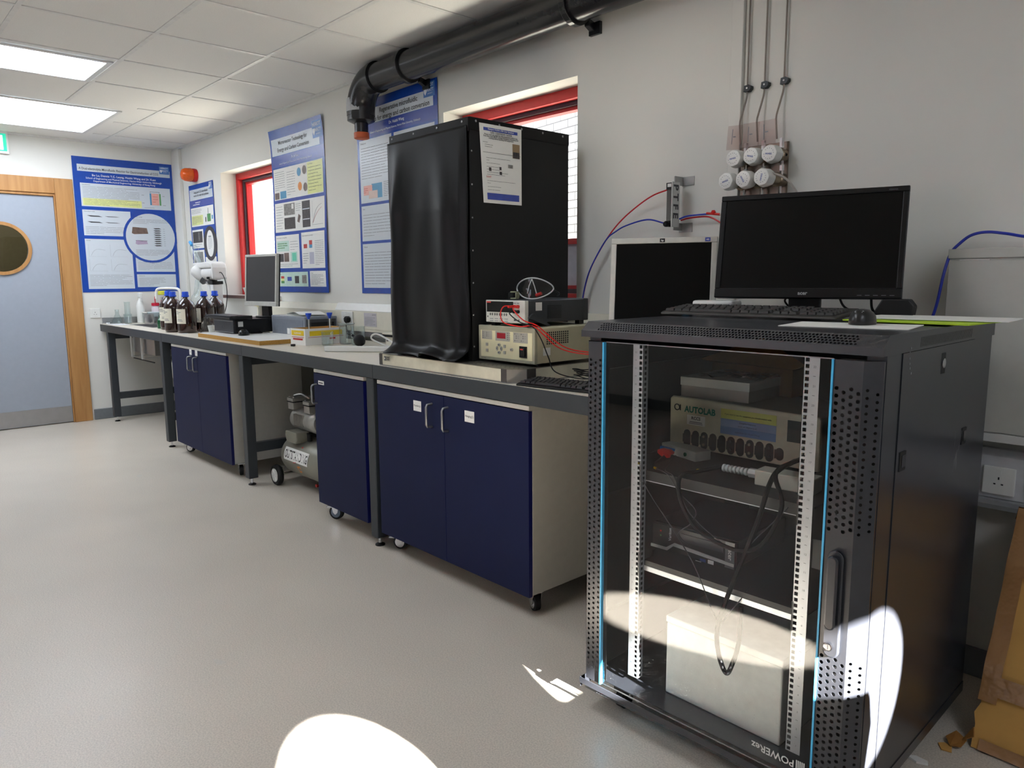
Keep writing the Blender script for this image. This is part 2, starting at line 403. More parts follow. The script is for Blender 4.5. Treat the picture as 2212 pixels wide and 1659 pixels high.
def window(name, w, low=None):
    x0, x1, z0, z1 = w; r = thing(name, name, 'window', (0, 0, 0)); r['kind'] = 'structure'
    del r['label']; del r['category']
    f = MB(); ya, yb = .135, .20; t = .052
    f.box(x0, x1, ya, yb, z1-t, z1, red_paint).box(x0, x1, ya, yb, z0, z0+t, red_paint)
    f.box(x0, x0+t, ya, yb, z0+t, z1-t, red_paint).box(x1-t, x1, ya, yb, z0+t, z1-t, red_paint)
    f.build('window_frame', r, bev=.003)
    f = MB(); a = t; b = t+.022
    for (p, q, c, d) in ((x0+a, x1-a, z1-b, z1-a), (x0+a, x1-a, z0+a, z0+b), (x0+a, x0+b, z0+b, z1-b), (x1-b, x1-a, z0+b, z1-b)):
        f.box(p, q, .172, .235, c, d, red_dark)
    f.build('gasket', r)
    f = MB(); a = b; b = b+.018
    for (p, q, c, d) in ((x0+a, x1-a, z1-b, z1-a), (x0+a, x1-a, z0+a, z0+b), (x0+a, x0+b, z0+b, z1-b), (x1-b, x1-a, z0+b, z1-b)):
        f.box(p, q, .19, .24, c, d, red_paint)
    f.build('sash', r)
    gz = z0+b
    if low:
        f = MB().box(x0+b, x1-b, .185, .235, low-.014, low+.014, red_paint); f.build('transom', r)
        MB().box(x0+b, x1-b, .205, .215, z0+b, low-.014, mat('infill_panel', (206, 206, 220), .4)).build('infill_panel', r); gz = low+.014
    MB().box(x0+b, x1-b, .21, .214, gz, z1-b, glass_win).build('pane', r)
    s = MB().box(x0-.03, x1+.03, -.035, -.0003, z0-.024, z0+.003, white_pl).box(x0+.001, x1-.001, -.0003, .134, z0+.0003, z0+.003, white_pl)
    s.box(x0-.03, x1+.03, -.037, -.035, z0-.024, z0+.003, mat('sill_edge', (104, 72, 64), .5)); s.build('window_sill', r)
    return r
window('window_1', W1); window('window_2', W2, 1.48)
r = bpy.data.objects.new('fill_window', None); COL.objects.link(r); r['kind'] = 'structure'; f = MB()  # unseen window, added to bring fill daylight in from the left
for k in range(3): x = 3.6+1.35*k/2; f.box(x, x+.05, YL-.12, YL-.05, 1.0, 2.3, red_paint)
f.box(3.6, 5.0, YL-.12, YL-.05, 1.0, 1.05, red_paint).box(3.6, 5.0, YL-.12, YL-.05, 2.25, 2.3, red_paint)
f.build('window_frame', r); MB().box(3.6, 5.0, YL-.09, YL-.086, 1.05, 2.25, glass_win).build('pane', r)
def leaf(mb_y0, mb_y1, x0, x1, cy, cz, rad, m, z1=2.045):
    """door leaf in the yz plane with a round opening"""
    mb = MB(); n = 32
    def ring(x):
        v = []
        for i in range(n):
            a = 2*math.pi*i/n; v.append((x, cy+rad*math.cos(a), cz+rad*math.sin(a)))
        return v
    def sq(x):
        v = []; e = rad*1.25
        for i in range(n):
            a = 2*math.pi*i/n; c, s_ = math.cos(a), math.sin(a); k = e/max(abs(c), abs(s_)); v.append((x, cy+k*c, cz+k*s_))
        return v
    for x, fl in ((x0, 1), (x1, 0)):
        mb.add(ring(x)+sq(x), [(i, n+i, n+(i+1) % n, (i+1) % n) for i in range(n)], m)
    mb.add(ring(x0)+ring(x1), [(i, (i+1) % n, n+(i+1) % n, n+i) for i in range(n)], m)
    e = rad*1.25; ya, yb, za, zb = cy-e, cy+e, cz-e, cz+e
    mb.box(x0, x1, mb_y0, ya, .008, z1, m).box(x0, x1, yb, mb_y1, .008, z1, m)
    mb.box(x0, x1, ya, yb, .008, za, m).box(x0, x1, ya, yb, zb, z1, m)
    return mb
def ringmesh(x0, x1, cy, cz, ra, rb, m):
    return MB().lathe([(ra, x0), (rb, x0+.004), (rb, x1), (ra, x1)], m, (0, cy, cz), 'x', 36, cap=False)
# far door
d1 = bpy.data.objects.new('door_1', None); COL.objects.link(d1); d1['kind'] = 'structure'
f = MB()
f.box(-.02, .018, -1.05, -.905, 0, 2.205, oak).box(-.02, .018, -1.93, -1.05, 2.07, 2.205, oak).box(-.02, .018, -2.075, -1.93, 0, 2.205, oak)
f.box(-.10, .006, -1.062, -1.0505, 0, 2.0695, oak).box(-.10, .006, -1.9295, -1.918, 0, 2.0695, oak).box(-.10, .006, -1.918, -1.062, 2.047, 2.0695, oak)
f.build('door_frame', d1, bev=.004)
lf = leaf(-1.916, -1.064, -.055, -.012, -1.49, 1.582, .205, door_grey).build('door_leaf', d1)
ringmesh(-.012, .002, -1.49, 1.582, .228, .200, oak).build('vision_ring', lf)
MB().lathe([(.2, -.036), (.2, -.032)], glassmat('door_glass', (.85, .88, .86)), (0, -1.49, 1.582), 'x', 36).build('pane', lf)
MB().box(-.0119, -.0105, -1.91, -1.07, .012, .155, steel).build('kick_plate', lf)
# the corridor beyond it
c = MB().box(-1.9, -1.8, -3.2, .3, 0, H, corr_m).box(-1.8, -.15, -3.2, -3.1, 0, H, corr_m).box(-1.8, -.15, .2, .3, 0, H, corr_m)
c.box(-1.9, -.15, -3.2, .3, H, H+.1, corr_m).box(-1.9, -.15, -3.2, .3, -.1, -.001, floor_m); S('wall_corridor', c)
cl_ = thing('corridor_fill', 'unseen light panel added to brighten the corridor beyond the round door window', 'light', (-1.0, -1.5, H)); MB().box(-.3, .3, -.3, .3, -.03, -.0005, emat('corridor_fill_glow', (255, 244, 220), 9)).build('diffuser', cl_)  # added glowing panel, never seen itself, brightens the view through the round pane
# double doors behind the camera, each with a round vision panel
d2 = bpy.data.objects.new('door_2', None); COL.objects.link(d2); d2['kind'] = 'structure'
f = MB(); f.box(XB-.02, XB+.10, -2.745, -2.72, 0, 2.07, oak).box(XB-.02, XB+.10, -.87, -.845, 0, 2.07, oak).box(XB-.02, XB+.10, -2.72, -.87, 2.047, 2.07, oak)
f.build('door_frame', d2)
for (ya, yb, cy) in ((-2.718, -1.797, -2.27), (-1.793, -.872, -1.385)):
    q = leaf(ya, yb, XB+.02, XB+.062, cy, 1.5, .2, door_grey).build('door_leaf', d2)
    ringmesh(XB+.012, XB+.02, cy, 1.5, .225, .2, oak).build('vision_ring', q)
# outside: painted brick building opposite the windows, and the ground between
S('wall_outside', MB().box(-16, 3, 0, .25, -.3, 2.96, brick_mat()), loc=(5, 2.3, 0), rotz=R(-9))
S('ground', MB().box(-12, 18, .301, 8.0, -.35, -.25, mat('paving', (172, 168, 158), .85)))

# ------------------------------------------------------------------ ceiling lights
def panel_light(x0, x1, y0, y1, label):
    r = thing('ceiling_light', label, 'light', ((x0+x1)/2, (y0+y1)/2, H), group=None)
    a, b = (x1-x0)/2, (y1-y0)/2; f = MB(); t = .03
    f.box(-a, a, -b, -b+t, -.012, -.0045, white_metal).box(-a, a, b-t, b, -.012, -.0045, white_metal).box(-a, -a+t, -b+t, b-t, -.012, -.0045, white_metal).box(a-t, a, -b+t, b-t, -.012, -.0045, white_metal)
    f.build('light_frame', r); MB().box(-a+t, a-t, -b+t, b-t, -.0095, -.0046, light_em).build('diffuser', r)
panel_light(2.275, 2.84, -2.48, -1.27, 'lit recessed ceiling light panel nearer the camera, upper left')
panel_light(.42, 1.50, -2.4, -.865, 'larger lit ceiling light panel nearest the far wall above the exit sign')
panel_light(5.385, 5.95, -2.48, -1.27, 'lit ceiling light panel above the floor left of the server rack')
panel_light(8.495, 9.06, -2.48, -1.27, 'lit ceiling light panel behind the camera')

# ================================================================== BENCH
BF = -.78; BT = .90
bench = thing('lab_bench', 'long charcoal steel-framed lab bench with a grey worktop along the window wall', 'bench', (0, 0, 0))
w = MB()
# worktop with a cut-out for the sink
sx0, sx1, sy0, sy1 = .40, 1.02, -.62, -.25
for a in ((.02, sx0, BF, -.07), (sx0, sx1, BF, sy0), (sx0, sx1, sy1, -.07), (sx1, 6.26, BF, -.07)):
    w.box(a[0], a[1], a[2], a[3], BT-.022, BT, worktop)
w.build('worktop', bench)
f = MB()
for a, b in ((.03, 1.745), (1.7475, 3.245), (3.2475, 4.745), (4.7475, 6.25)):
    f.box(a, b, BF-.004, BF+.04, .833, BT-.002, charcoal)
f.box(.03, 6.25, -.12, -.08, .833, BT-.0225, charcoal)
f.build('front_rail', bench, bev=.002)
legx = (.23, 1.715, 3.215, 4.71, 6.2)
for lx in legx:
    for ly in (BF+.03, -.14):
        l = MB().box(lx-.03, lx+.03, ly-.03, ly+.03, .045, .832, charcoal).build('leg', bench, bev=.004)
        MB().cyl((lx, ly, .012), .008, .033, chrome, n=10).lathe([(.024, 0), (.024, .006), (.012, .012)], black_pl, (lx, ly, 0), n=18).build('levelling_foot', l)
    MB().box(lx-.02, lx+.02, BF+.06, -.17, .21, .27, charcoal).build('side_rail', bench)
    MB().box(lx-.02, lx+.02, BF+.06, -.17, .77, .832, charcoal).build('side_rail', bench)

# sink bowl, hung in the worktop
sk = thing('sink', 'stainless steel sink bowl let into the far end of the bench', 'sink', (.71, -.435, BT))
b = MB(); t = .003; a, c, d = .305, .18, .24
b.box(-a, a, -c, -c+t, -d, .001, steel).box(-a, a, c-t, c, -d, .001, steel).box(-a, -a+t, -c+t, c-t, -d, .001, steel).box(a-t, a, -c+t, c-t, -d, .001, steel)
b.box(-a, a, -c, c, -d-t, -d, steel); b.build('bowl', sk, bev=.002)
r_ = MB(); e = .012
r_.box(-a-e, a+e, -c-e, -c, .0005, .003, steel).box(-a-e, a+e, c, c+e, .0005, .003, steel).box(-a-e, -a, -c, c, .0005, .003, steel).box(a, a+e, -c, c, .0005, .003, steel); r_.build('rim', sk)
MB().lathe([(.022, -.03), (.022, -.243)], white_pl, (.26, 0, 0), n=16).tube([(.26, 0, -.24), (.26, 0, -.30)], .02, white_pl).lathe([(.026, -.46), (.036, -.45), (.036, -.37), (.042, -.36), (.042, -.31), (.03, -.30)], white_pl, (.26, 0, 0), n=18).tube([(.26, .03, -.37), (.26, .10, -.37), (.26, .2, -.37)], .018, white_pl).build('waste_trap', sk, smooth=True)
for x in (-.28, .02): MB().box(x-.018, x+.018, -.205, -.195, -.29, -.068, white_metal).box(x-.018, x+.018, -.195, .1, -.29, -.282, white_metal).build('support_bracket', sk)
MB().box(-.29, .29, -.19, -.18, -.305, -.297, black_pl).box(-.1, .29, .02, .04, -.30, -.29, black_pl).build('crossbar', sk)
tag(MB().box(.0303, 1.15, -.069, -.060, BT+.0, BT+.07, steel).box(.0205, .03, BF+.02, -.069, BT+.0, BT+.055, steel).build('splashback'), 'low stainless upstand along the walls behind the sink', 'splashback')

# ------------------------------------------------------------------ under-bench cabinets
def handle(parent, x, z, zl=.1, side=1):
    p = [(x, -.019, z), (x, -.045, z-.003), (x, -.05, z-.012), (x, -.05, z-zl+.012), (x, -.045, z-zl+.003), (x, -.019, z-zl)]
    MB().tube(p, .0055, brushed, 10).build('handle', parent, smooth=True)
def castor(parent, x, y, r=.04, lock=True, bright=True, ang=25):
    c = MB(); q = Matrix.Translation((x, y, 0)) @ Matrix.Rotation(R(ang), 4, 'Z'); c.m = q
    c.lathe([(r*.7, -.013), (r, -.011), (r, .011), (r*.7, .013)], rubber, (0, 0, r), 'y', 20)
    c.lathe([(r*.72, -.0145), (r*.3, -.016), (r*.3, .016), (r*.72, .0145)], mat('castor_blue_grey', (126, 140, 160), .4) if bright else chrome, (0, 0, r), 'y', 18)
    o = c.build('castor', parent, smooth=True)
    k = MB(); k.m = q
    for s_ in (-1, 1): k.prism([(-.014, r), (.0, r-.012), (.014, r), (.024, 2*r+.012), (-.024, 2*r+.012)], s_*.018-.0012, s_*.018+.0012, chrome)
    k.box(-.028, .028, -.022, .022, 2*r+.010, 2*r+.014, chrome)
    if lock: k.prism([(-.02, 2*r-.002), (-.058, 2*r-.012), (-.058, 2*r-.018), (-.02, 2*r-.016)], -.012, .012, chrome)
    k.build('bracket', o)
def cabinet(x0, x1, y, label, doors, zt=.812, zb=.092, r=.034, depth=.5, sidegap=0, bright=False):
    w = x1-x0; c = thing('base_cabinet', label, 'cabinet', (x0, y, 0), group=None)
    b = MB(); t = .018
    b.box(0, t, 0, depth, zb, zt, carcass).box(w-t, w, 0, depth, zb, zt, carcass).box(t, w-t, 0, depth, zb, zb+t, carcass).box(0, w, -.018, depth, zt, zt+.018, carcass).box(t, w-t, depth-t, depth, zb+t, zt, carcass)
    b.build('body', c, bev=.001)
    n = doors; dw = w/n
    for i in range(n):
        m = MB().box(i*dw+.0015, (i+1)*dw-.0015, -.019, -.0005, zb-.004, zt-.004, navy)
        m.box(i*dw+.0013, (i+1)*dw-.0013, -.0185, -.001, zb-.0045, zb-.0035, navy_edge).box((i+1)*dw-.0018, (i+1)*dw-.0012, -.0185, -.001, zb-.004, zt-.004, navy_edge)
        d = m.build('door', c)
        yield_ = (c, d, i, dw)
        doors_.append(yield_)
    z2 = 2*r+.014
    for cx in (.045, w-.05):
        for cy in (.06, depth-.07): castor(c, cx, cy, min(r, (zb-.014)/2), True, bright, 30 if cx < .1 else -20)
    return c
doors_ = []
cabinet(1.95, 2.985, -.762, 'navy two-door cabinet nearest the sink, paired handles high in the middle', 2)
handle(doors_[0][1], .41, .765); handle(doors_[1][1], .52, .765)
for i in range(2):
    k = MB().box(-.022, .022, -.0205, -.0195, .775, .815, paper)
    k.text('...' if i else '--', 0, .79, .03, ink, -.0208, 'C'); k.m = Matrix.Translation((.42+.09*i, 0, 0))
    k.v = [v+Vector((.405+.11*i, 0, 0)) for v in k.v]; k.build('label', doors_[i][1])
doors_ = []
cabinet(4.16, 4.655, -.762, 'narrow navy single-door cabinet on large castors beside the silver air compressor', 1, r=.04, zb=.108, bright=True)
handle(doors_[0][1], .03, .75); 
k = MB().box(.05, .11, -.0205, -.0195, .752, .772, paper); k.box(.055, .1, -.0207, -.0205, .758, .764, ink); k.build('label', doors_[0][1])
doors_ = []
cabinet(4.775, 5.80, -.762, 'widest navy two-door cabinet next to the black server rack, white labels on both doors', 2)
handle(doors_[0][1], .43, .768); handle(doors_[1][1], .54, .766)
k = MB().box(.295, .352, -.0205, -.0195, .722, .768, paper).text('Powder(s)', .3235, .742, .013, ink, -.0208, 'C', .05, .01); k.build('label', doors_[0][1])
k = MB().box(.652, .712, -.0205, -.0195, .722, .768, paper).text('Hanging(S)', .682, .742, .013, ink, -.0208, 'C', .052, .01); k.build('label', doors_[1][1])
# dark board and panel between the bench frames
tag(MB().box(3.76, 4.12, -.2, -.18, .02, .80, mat('dark_panel', (40, 40, 44), .6)).build('back_panel'), 'dark panel standing under the bench behind the air compressor', 'panel')

# ------------------------------------------------------------------ air compressor
ac = thing('air_compressor', 'small silver air compressor with white wheels under the bench', 'air compressor', (3.30, -.50, 0))
L_ = .62; Rr = .125; cz = .195
pr = [(0.0001, 0), (.05, .008), (.09, .03), (.115, .06), (Rr, .10), (Rr, L_-.10), (.115, L_-.06), (.09, L_-.03), (.05, L_-.008), (0.0001, L_)]
tk = MB().lathe(pr, silver_p, (0, 0, cz), 'x', 40, cap=False).lathe([(Rr+.0012, .335), (Rr+.0012, .345)], silver_p, (0, 0, cz), 'x', 40, cap=False).build('tank', ac, smooth='all')
# lettering wrapped on the tank front
def wrap(mb, r_, a0):
    def fn(p):
        a = a0+p.z/r_; k = r_-p.y
        return (p.x, -k*math.cos(a), cz+k*math.sin(a))
    return mb.warp(fn)
lt = MB(); n = 24
lt.rect(.125, -.040, .43, .040, paper, -.0014, .012)
lt.text('OUTSTANDING', .135, -.026, .074, mat('ink_black', (16, 16, 17), .5), -.002, 'L', .285, .012)
lt.add([(.245, -.0030, -.048), (.285, -.0030, -.04), (.325, -.0030, .066), (.31, -.0030, .066)], [(0, 1, 2, 3)], p_red)
wrap(lt, Rr, .25); lt.build('lettering', tk)
lt = MB().prism([(.30, -.115), (.325, -.115), (.335, -.075), (.32, -.068), (.285, -.075)], -.0015, -.001, p_org); wrap(lt, Rr, .35).build('sticker', tk)
w_ = MB()
for s_, nm in ((-1, 0), (1, 1)):
    yy = s_*.135
    wh = MB().lathe([(.042, -.018), (.062, -.016), (.066, -.008), (.066, .008), (.062, .016), (.042, .018)], rubber, (.035, yy, .066), 'y', 28).build('wheel', ac, smooth=True)
    h = MB().lathe([(.008, s_*.0195), (.012, s_*.021), (.018, s_*.017), (.036, s_*.012), (.043, s_*.0185), (.047, s_*.0185)], white_pl, (.035, yy, .066), 'y', 28)
    for i in range(6):
        a = math.pi*i/3; h.tube([(.035+.012*math.cos(a), yy+s_*.018, .066+.012*math.sin(a)), (.035+.04*math.cos(a), yy+s_*.018, .066+.04*math.sin(a))], .004, white_pl, 6)
    h.build('hub', wh, smooth=True)
MB().tube([(.035, -.12, .066), (.035, .12, .066)], .008, chrome).box(.02, .06, -.11, -.10, .06, .12, silver_p).box(.02, .06, .10, .11, .06, .12, silver_p).build('axle', ac)
for y in (-.09, .07): MB().box(.5, .54, y, y+.02, 0, .1, silver_p).build('front_foot', ac)
bx = MB().prism([(.16, .30), (.28, .30), (.30, .325), (.29, .37), (.15, .37), (.14, .34)], -.12, -.03, silver_p).build('switch_box', ac, bev=.006)
# twin pump head and motor
m = MB().lathe([(.055, 0), (.068, .012), (.07, .05), (.066, .07), (.07, .09), (.07, .2), (.066, .22), (.07, .24), (.07, .28), (.055, .3)], alu, (.1, 0, .43), 'x', 30)
for k in range(9): m.box(.17+.014*k, .174+.014*k, -.073, .073, .40, .47, alu)
mo = m.build('motor', ac, smooth=True)
for x in (.115, .325):
    m = MB(); m.box(x-.035, x+.035, -.06, .06, .49, .535, alu)
    m.box(x-.042, x+.042, -.066, .066, .535, .541, black_pl); m.box(x-.04, x+.04, -.064, .064, .541, .562, alu)
    for i in (-1, 1):
        for j in (-1, 1): m.cyl((x+i*.03, j*.052, .562), .007, .008, chrome, n=10)
    m.build('pump_head', ac, bev=.003)
m = MB(); m.box(.12, .34, -.05, .05, .345, .362, black_pl)
for x in (.13, .33):
    for y in (-.05, .05): m.cyl((x, y, .318), .016, .045, black_pl, n=14)
m.build('mounting_plate', ac); MB().tube(spline([(.115, -.03, .575), (.2, -.02, .59), (.325, -.03, .575)]), .009, chrome).build('pipework', ac, smooth=True)
MB().tube([(.33, 0, .075), (.33, 0, .05), (.35, -.02, .04)], .008, brass).cyl((.345, -.03, .035), .010, .02, red_pl, 'y', 12).build('drain_valve', ac)

# ================================================================== DADO TRUNKING
dt = thing('dado_trunking', 'white plastic cable trunking along the wall above the bench', 'trunking', (0, 0, 0))
b = MB().prism([(-.0005, .955), (-.058, .955), (-.060, .975), (-.060, 1.085), (-.035, 1.13), (-.0005, 1.13)], 1.9, 6.24, ivory, 'x'); b.build('body', dt, bev=.002)
b = MB().prism([(-.0603, 1.092), (-.0352, 1.137), (-.0005, 1.137), (-.0005, 1.1305), (-.036, 1.1305), (-.0605, 1.088)], 3.125, 4.3, white_pl, 'x').box(3.125, 4.3, -.063, -.0605, .975, 1.086, ivory); b.build('cover', dt)
MB().box(1.9, 6.24, -.062, -.0005, .925, .9545, brushed).build('lower_channel', dt)
def socket(name, label, x, z, w=.146, h=.086, y=-.0635, gangs=2, rotz=0, loc=None):
    o = thing(name, label, 'socket', loc or (x, y, z), rotz)
    MB().box(-w/2, w/2, -.009, 0, -h/2, h/2, white_pl).build('faceplate', o, bev=.003)
    g = MB()
    for i in range(gangs):
        g = MB(); cx = (i-(gangs-1)/2)*.07; 
        g.box(cx-.002, cx+.002, -.0095, -.0091, .004, .012, black_pl).box(cx-.013, cx-.007, -.0095, -.0091, -.012, -.008, black_pl).box(cx+.007, cx+.013, -.0095, -.0091, -.012, -.008, black_pl)
        g.build('pin_hole', o)
    for i in range(gangs): cx = (i-(gangs-1)/2)*.05+.0; MB().box(cx-.006, cx+.006, -.012, -.0091, .022, .036, white_pl).build('rocker_switch', o)
    return o
socket('wall_socket', 'white double socket in the trunking with a black plug in it', 3.30, 1.04)
pg = thing('plug', 'black mains plug pushed into the trunking socket behind the glassware', 'plug', (3.335, -.0755, 1.03))
MB().prism(circ((0, 0), .024, 6, 30, 390)[:6], -.03, 0, black_pl).build('body', pg, bev=.004)
MB().tube(spline([(0, -.02, -.02), (0, -.024, -.05), (.01, -.02, -.09), (.06, -.02, -.105), (.12, -.03, -.115)]), .004, black_pl).build('cord', pg, smooth=True)
nt_ = thing('notice', 'small typed notice stuck to the trunking right of the black plug', 'notice', (3.505, -.0637, .992))
s_ = MB().box(0, .15, -.0008, 0, 0, .088, mat('notice_grey', (196, 192, 198), .5))
s_.text('NOTICE', .145, .072, .012, ink, -.0012, 'R', .06, .01)
for k in range(8): s_.rect(.01, .058-.007*k, .135-.02*(k % 3 == 2), .060-.007*k, ink_l, -.0012)
s_.build('sheet', nt_)

# ================================================================== BLACK DRAIN PIPE
pp = thing('drain_pipe', 'fat black plastic pipe running under the ceiling and elbowing down the wall', 'pipe', (0, 0, 0))
py, pz, pr_ = -.13, 2.468, .078
MB().lathe([(pr_, 3.83), (pr_, 9.2)], pvc_black, (0, py, pz), 'x', 40).build('horizontal_run', pp, smooth=True)
e = []
for k in range(13):
    a = R(90*k/12); e.append((3.83-.17*math.sin(a), py, pz-.17*(1-math.cos(a))))
el = MB().tube([(3.87, py, pz)]+e+[(3.66, py, pz-.19)], .085, pvc_black, 32).lathe([(.089, 0), (.089, .035)], pvc_black, (3.83, py, pz), 'x', 32)
el = el.build('elbow', pp, smooth=True)
MB().lathe([(.05, 2.235), (.083, 2.25), (.083, 2.30)], pvc_black, (3.66, py, 0), n=32).build('reducer', pp, smooth=True)
MB().lathe([(.042, 2.17), (.042, 2.236)], pvc_black, (3.66, py, 0), n=24).build('spigot', pp, smooth=True)
MB().lathe([(.040, 2.145), (.046, 2.148), (.046, 2.18), (.0425, 2.182)], orange_r, (3.66, py, 0), n=24).build('orange_collar', pp, smooth=True)
st = MB(); n = 8
vv = []; 
for j in (0, 1):
    for k in range(n+1):
        a = R(-150+14*k); vv.append((3.66+.0865*math.cos(a), py+.0865*math.sin(a), 2.30-.0+j*.075))
st.add(vv, [(k, k+1, n+2+k, n+1+k) for k in range(n)], mat('pipe_label', (176, 178, 182), .5)); st.build('printed_label', el)
for cx in (4.16, 5.42, 7.0, 8.3):
    c = MB(); n = 32
    c.lathe([(pr_+.001, cx-.016), (pr_+.014, cx-.016), (pr_+.014, cx+.016), (pr_+.001, cx+.016)], pvc_black, (0, py, pz), 'x', 36, cap=False)
    c.prism([(-.052, pz-.075), (-.0005, pz-.10), (-.0005, pz-.06), (-.055, pz-.045)], cx-.014, cx+.014, pvc_black, 'x')
    c.box(cx-.02, cx+.045, -.018, -.0005, pz-.108, pz-.055, pvc_black)
    c.build('pipe_clip', pp, bev=.002)

# orange beacon
bc = thing('beacon', 'orange warning beacon on the wall above the smallest poster', 'beacon', (.545, -.0005, 2.262))
MB().lathe([(.058, 0), (.062, -.02), (.060, -.035)], red_pl, (0, 0, 0), 'y', 28).build('base', bc, smooth=True)
MB().lathe([(.058, -.035), (.062, -.05), (.058, -.10), (.045, -.125), (.02, -.135), (.001, -.137)], mat('beacon_lens', (232, 96, 20), .18, noise=.12, scale=40), (0, 0, 0), 'y', 28).build('lens', bc, smooth='all')

# exit sign over the far door
es = thing('exit_sign', 'green illuminated running-man exit sign above the grey door', 'exit sign', (.0005, -1.55, 2.375), R(90))
MB().box(-.19, .185, -.03, 0, 0, .19, white_pl).build('housing', es, bev=.003)
s_ = MB(); s_.box(-.175, .17, -.0315, -.0302, .02, .165, exit_g); s_.build('panel', es)
s_ = MB(); s_.rect(.105, .03, .145, .15, exit_w, -.032); s_.rect(-.10, .08, -.03, .10, exit_w, -.032)
s_.add([(-.10, -.032, .065), (-.14, -.032, .09), (-.10, -.032, .115)], [(0, 2, 1)], exit_w)
s_.disc(.035, .135, .012, .012, exit_w, -.032); s_.add([(.02, -.032, .12), (.05, -.032, .115), (.045, -.032, .075), (.02, -.032, .08)], [(0, 3, 2, 1)], exit_w)
for a, b_ in (((.045, .11), (.075, .09)), ((.02, .115), (0, .095)), ((.04, .08), (.07, .045)), ((.025, .08), (.0, .06)), ((.0, .06), (-.015, .035))):
    s_.tube([(a[0], -.032, a[1]), (b_[0], -.032, b_[1])], .006, exit_w, 6)
s_.build('pictogram', es)
socket('wall_socket', 'small white wall plate beside the sink on the far wall', 0, 0, .088, .088, gangs=1, rotz=R(90), loc=(.0005, -.81, 1.0))

# ================================================================== POSTERS
class Poster(MB):
    def __init__(s, w, h, base=None):
        super().__init__(); s.w, s.h = w, h; s.L = 0
        s.rect(0, 0, w, h, base or p_blue, -.0003, .025)
    def p(s, u0, v0, u1, v1, m, layer=1, step=.025): return s.rect(u0*s.w, (1-v1)*s.h, u1*s.w, (1-v0)*s.h, m, -.0003-.0005*layer, step)
    def t(s, txt, u, v, size, m, layer=3, al='C', maxw=None, bold=0): return s.text(txt, u*s.w, (1-v)*s.h, size, m, -.0003-.0005*layer, al, maxw and maxw*s.w, bold)
    def lines(s, u0, v0, u1, v1, n, m=None, layer=2, th=.0026, seed=1):
        rn = random.Random(seed)
        for i in range(n):
            v = v0+(v1-v0)*(i+.5)/n; e = u1 if i < n-1 else u0+(u1-u0)*rn.uniform(.3, .9)
            if rn.random() < .2: e = u0+(u1-u0)*rn.uniform(.75, 1)
            a = u0
            while a < e-.004:
                l = min(rn.uniform(.03, .16), e-a); s.p(a, v-th/s.h/2, a+l, v+th/s.h/2, m or ink_l, layer, None); a += l+.006
    def c(s, u, v, r, m, layer=2, ry=None): return s.disc(u*s.w, (1-v)*s.h, r*s.w, (ry or r)*s.w, m, -.0003-.0005*layer, 40)
    def logo(s, u, v, k=1.0):
        s.p(u, v, u+.105*k, v+.058*k, p_lblue, 2)
        s.t('HERIOT', u+.052*k, v+.018*k, .021*k, ink_w, 4, maxw=.09*k, bold=.02); s.t('WATT', u+.062*k, v+.038*k, .021*k, ink_w, 4, maxw=.065*k, bold=.02)
        s.t('UNIVERSITY', u+.062*k, v+.048*k, .008*k, ink_w, 4, maxw=.06*k)
        x, z = (u+.018*k)*s.w, (1-v-.038*k)*s.h; q = .011*k
        s.add([(x-q, -.0024, z+q*1.3), (x+q, -.0024, z+q*1.3), (x+q, -.0024, z), (x, -.0024, z-q*1.4), (x-q, -.0024, z)], [(4, 3, 2, 1, 0)], ink_w)
def curl(k, ph=0, edge=0):
    def fn(p):
        return (p.x, p.y-k*(.5+.5*math.sin(p.z*5+ph))*(.5+.5*math.cos(p.x*7+ph))-edge*max(0, (p.z-1.05))**2*8-.0004, p.z)
    return fn
# poster 1, far wall
P = Poster(.862, 1.222)
P.p(.045, .055, .975, .105, paper_blue, 1); P.logo(.865, .022, 1)
P.t('A Dual-electrolyte Microfluidic Reactor for Electroreduction of CO2', .455, .093, .030, ink, 3, maxw=.79, bold=.012)
P.t('Bo Lu, Dennis Y.C. Leung, Huizhi Wang and Jin Xuan', .5, .137, .026, ink_w, 3, maxw=.64, bold=.012)
P.t('School of Engineering and Physical Sciences, Heriot-Watt University, Edinburgh', .5, .158, .022, ink_w, 3, maxw=.76, bold=.008)
P.t('Department of Mechanical Engineering, University of Hong Kong', .5, .178, .022, ink_w, 3, maxw=.62, bold=.008)
P.p(.06, .19, .965, .36, paper_blue, 1); P.t('Introduction', .08, .205, .013, ink, 3, 'L'); P.lines(.08, .21, .64, .30, 8)
P.p(.075, .300, .655, .352, p_yel, 2); P.lines(.085, .302, .64, .35, 5, layer=3)
P.p(.76, .235, .84, .325, p_pink, 2); P.p(.745, .235, .762, .325, p_teal, 3); P.p(.845, .235, .862, .325, p_grn, 3); P.lines(.775, .25, .83, .31, 3, p_red, 3)
P.lines(.66, .25, .73, .255, 1, ink); P.lines(.66, .31, .73, .315, 1, ink); P.lines(.88, .25, .94, .255, 1, ink); P.lines(.88, .32, .96, .325, 1, ink); P.lines(.68, .345, .96, .35, 1)
P.p(.75, .222, .85, .224, ink, 2, None); P.p(.75, .222, .754, .23, ink, 2, None); P.p(.846, .222, .85, .23, ink, 2, None)
P.p(.06, .385, .53, .575, paper_blue, 1); P.t('Theoretical model', .075, .40, .012, ink, 3, 'L'); P.lines(.08, .505, .48, .565, 5)
for u, v in ((.10, .43), (.27, .43), (.10, .475), (.27, .475)):
    x, z = u*P.w, (1-v)*P.h; e = .006 if u < .2 else .003
    P.add([(x, -.0018, z+e), (x+.10, -.0018, z+e*.6), (x+.13, -.0018, z-e), (x+.03, -.0018, z-e)], [(3, 2, 1, 0)], ink)
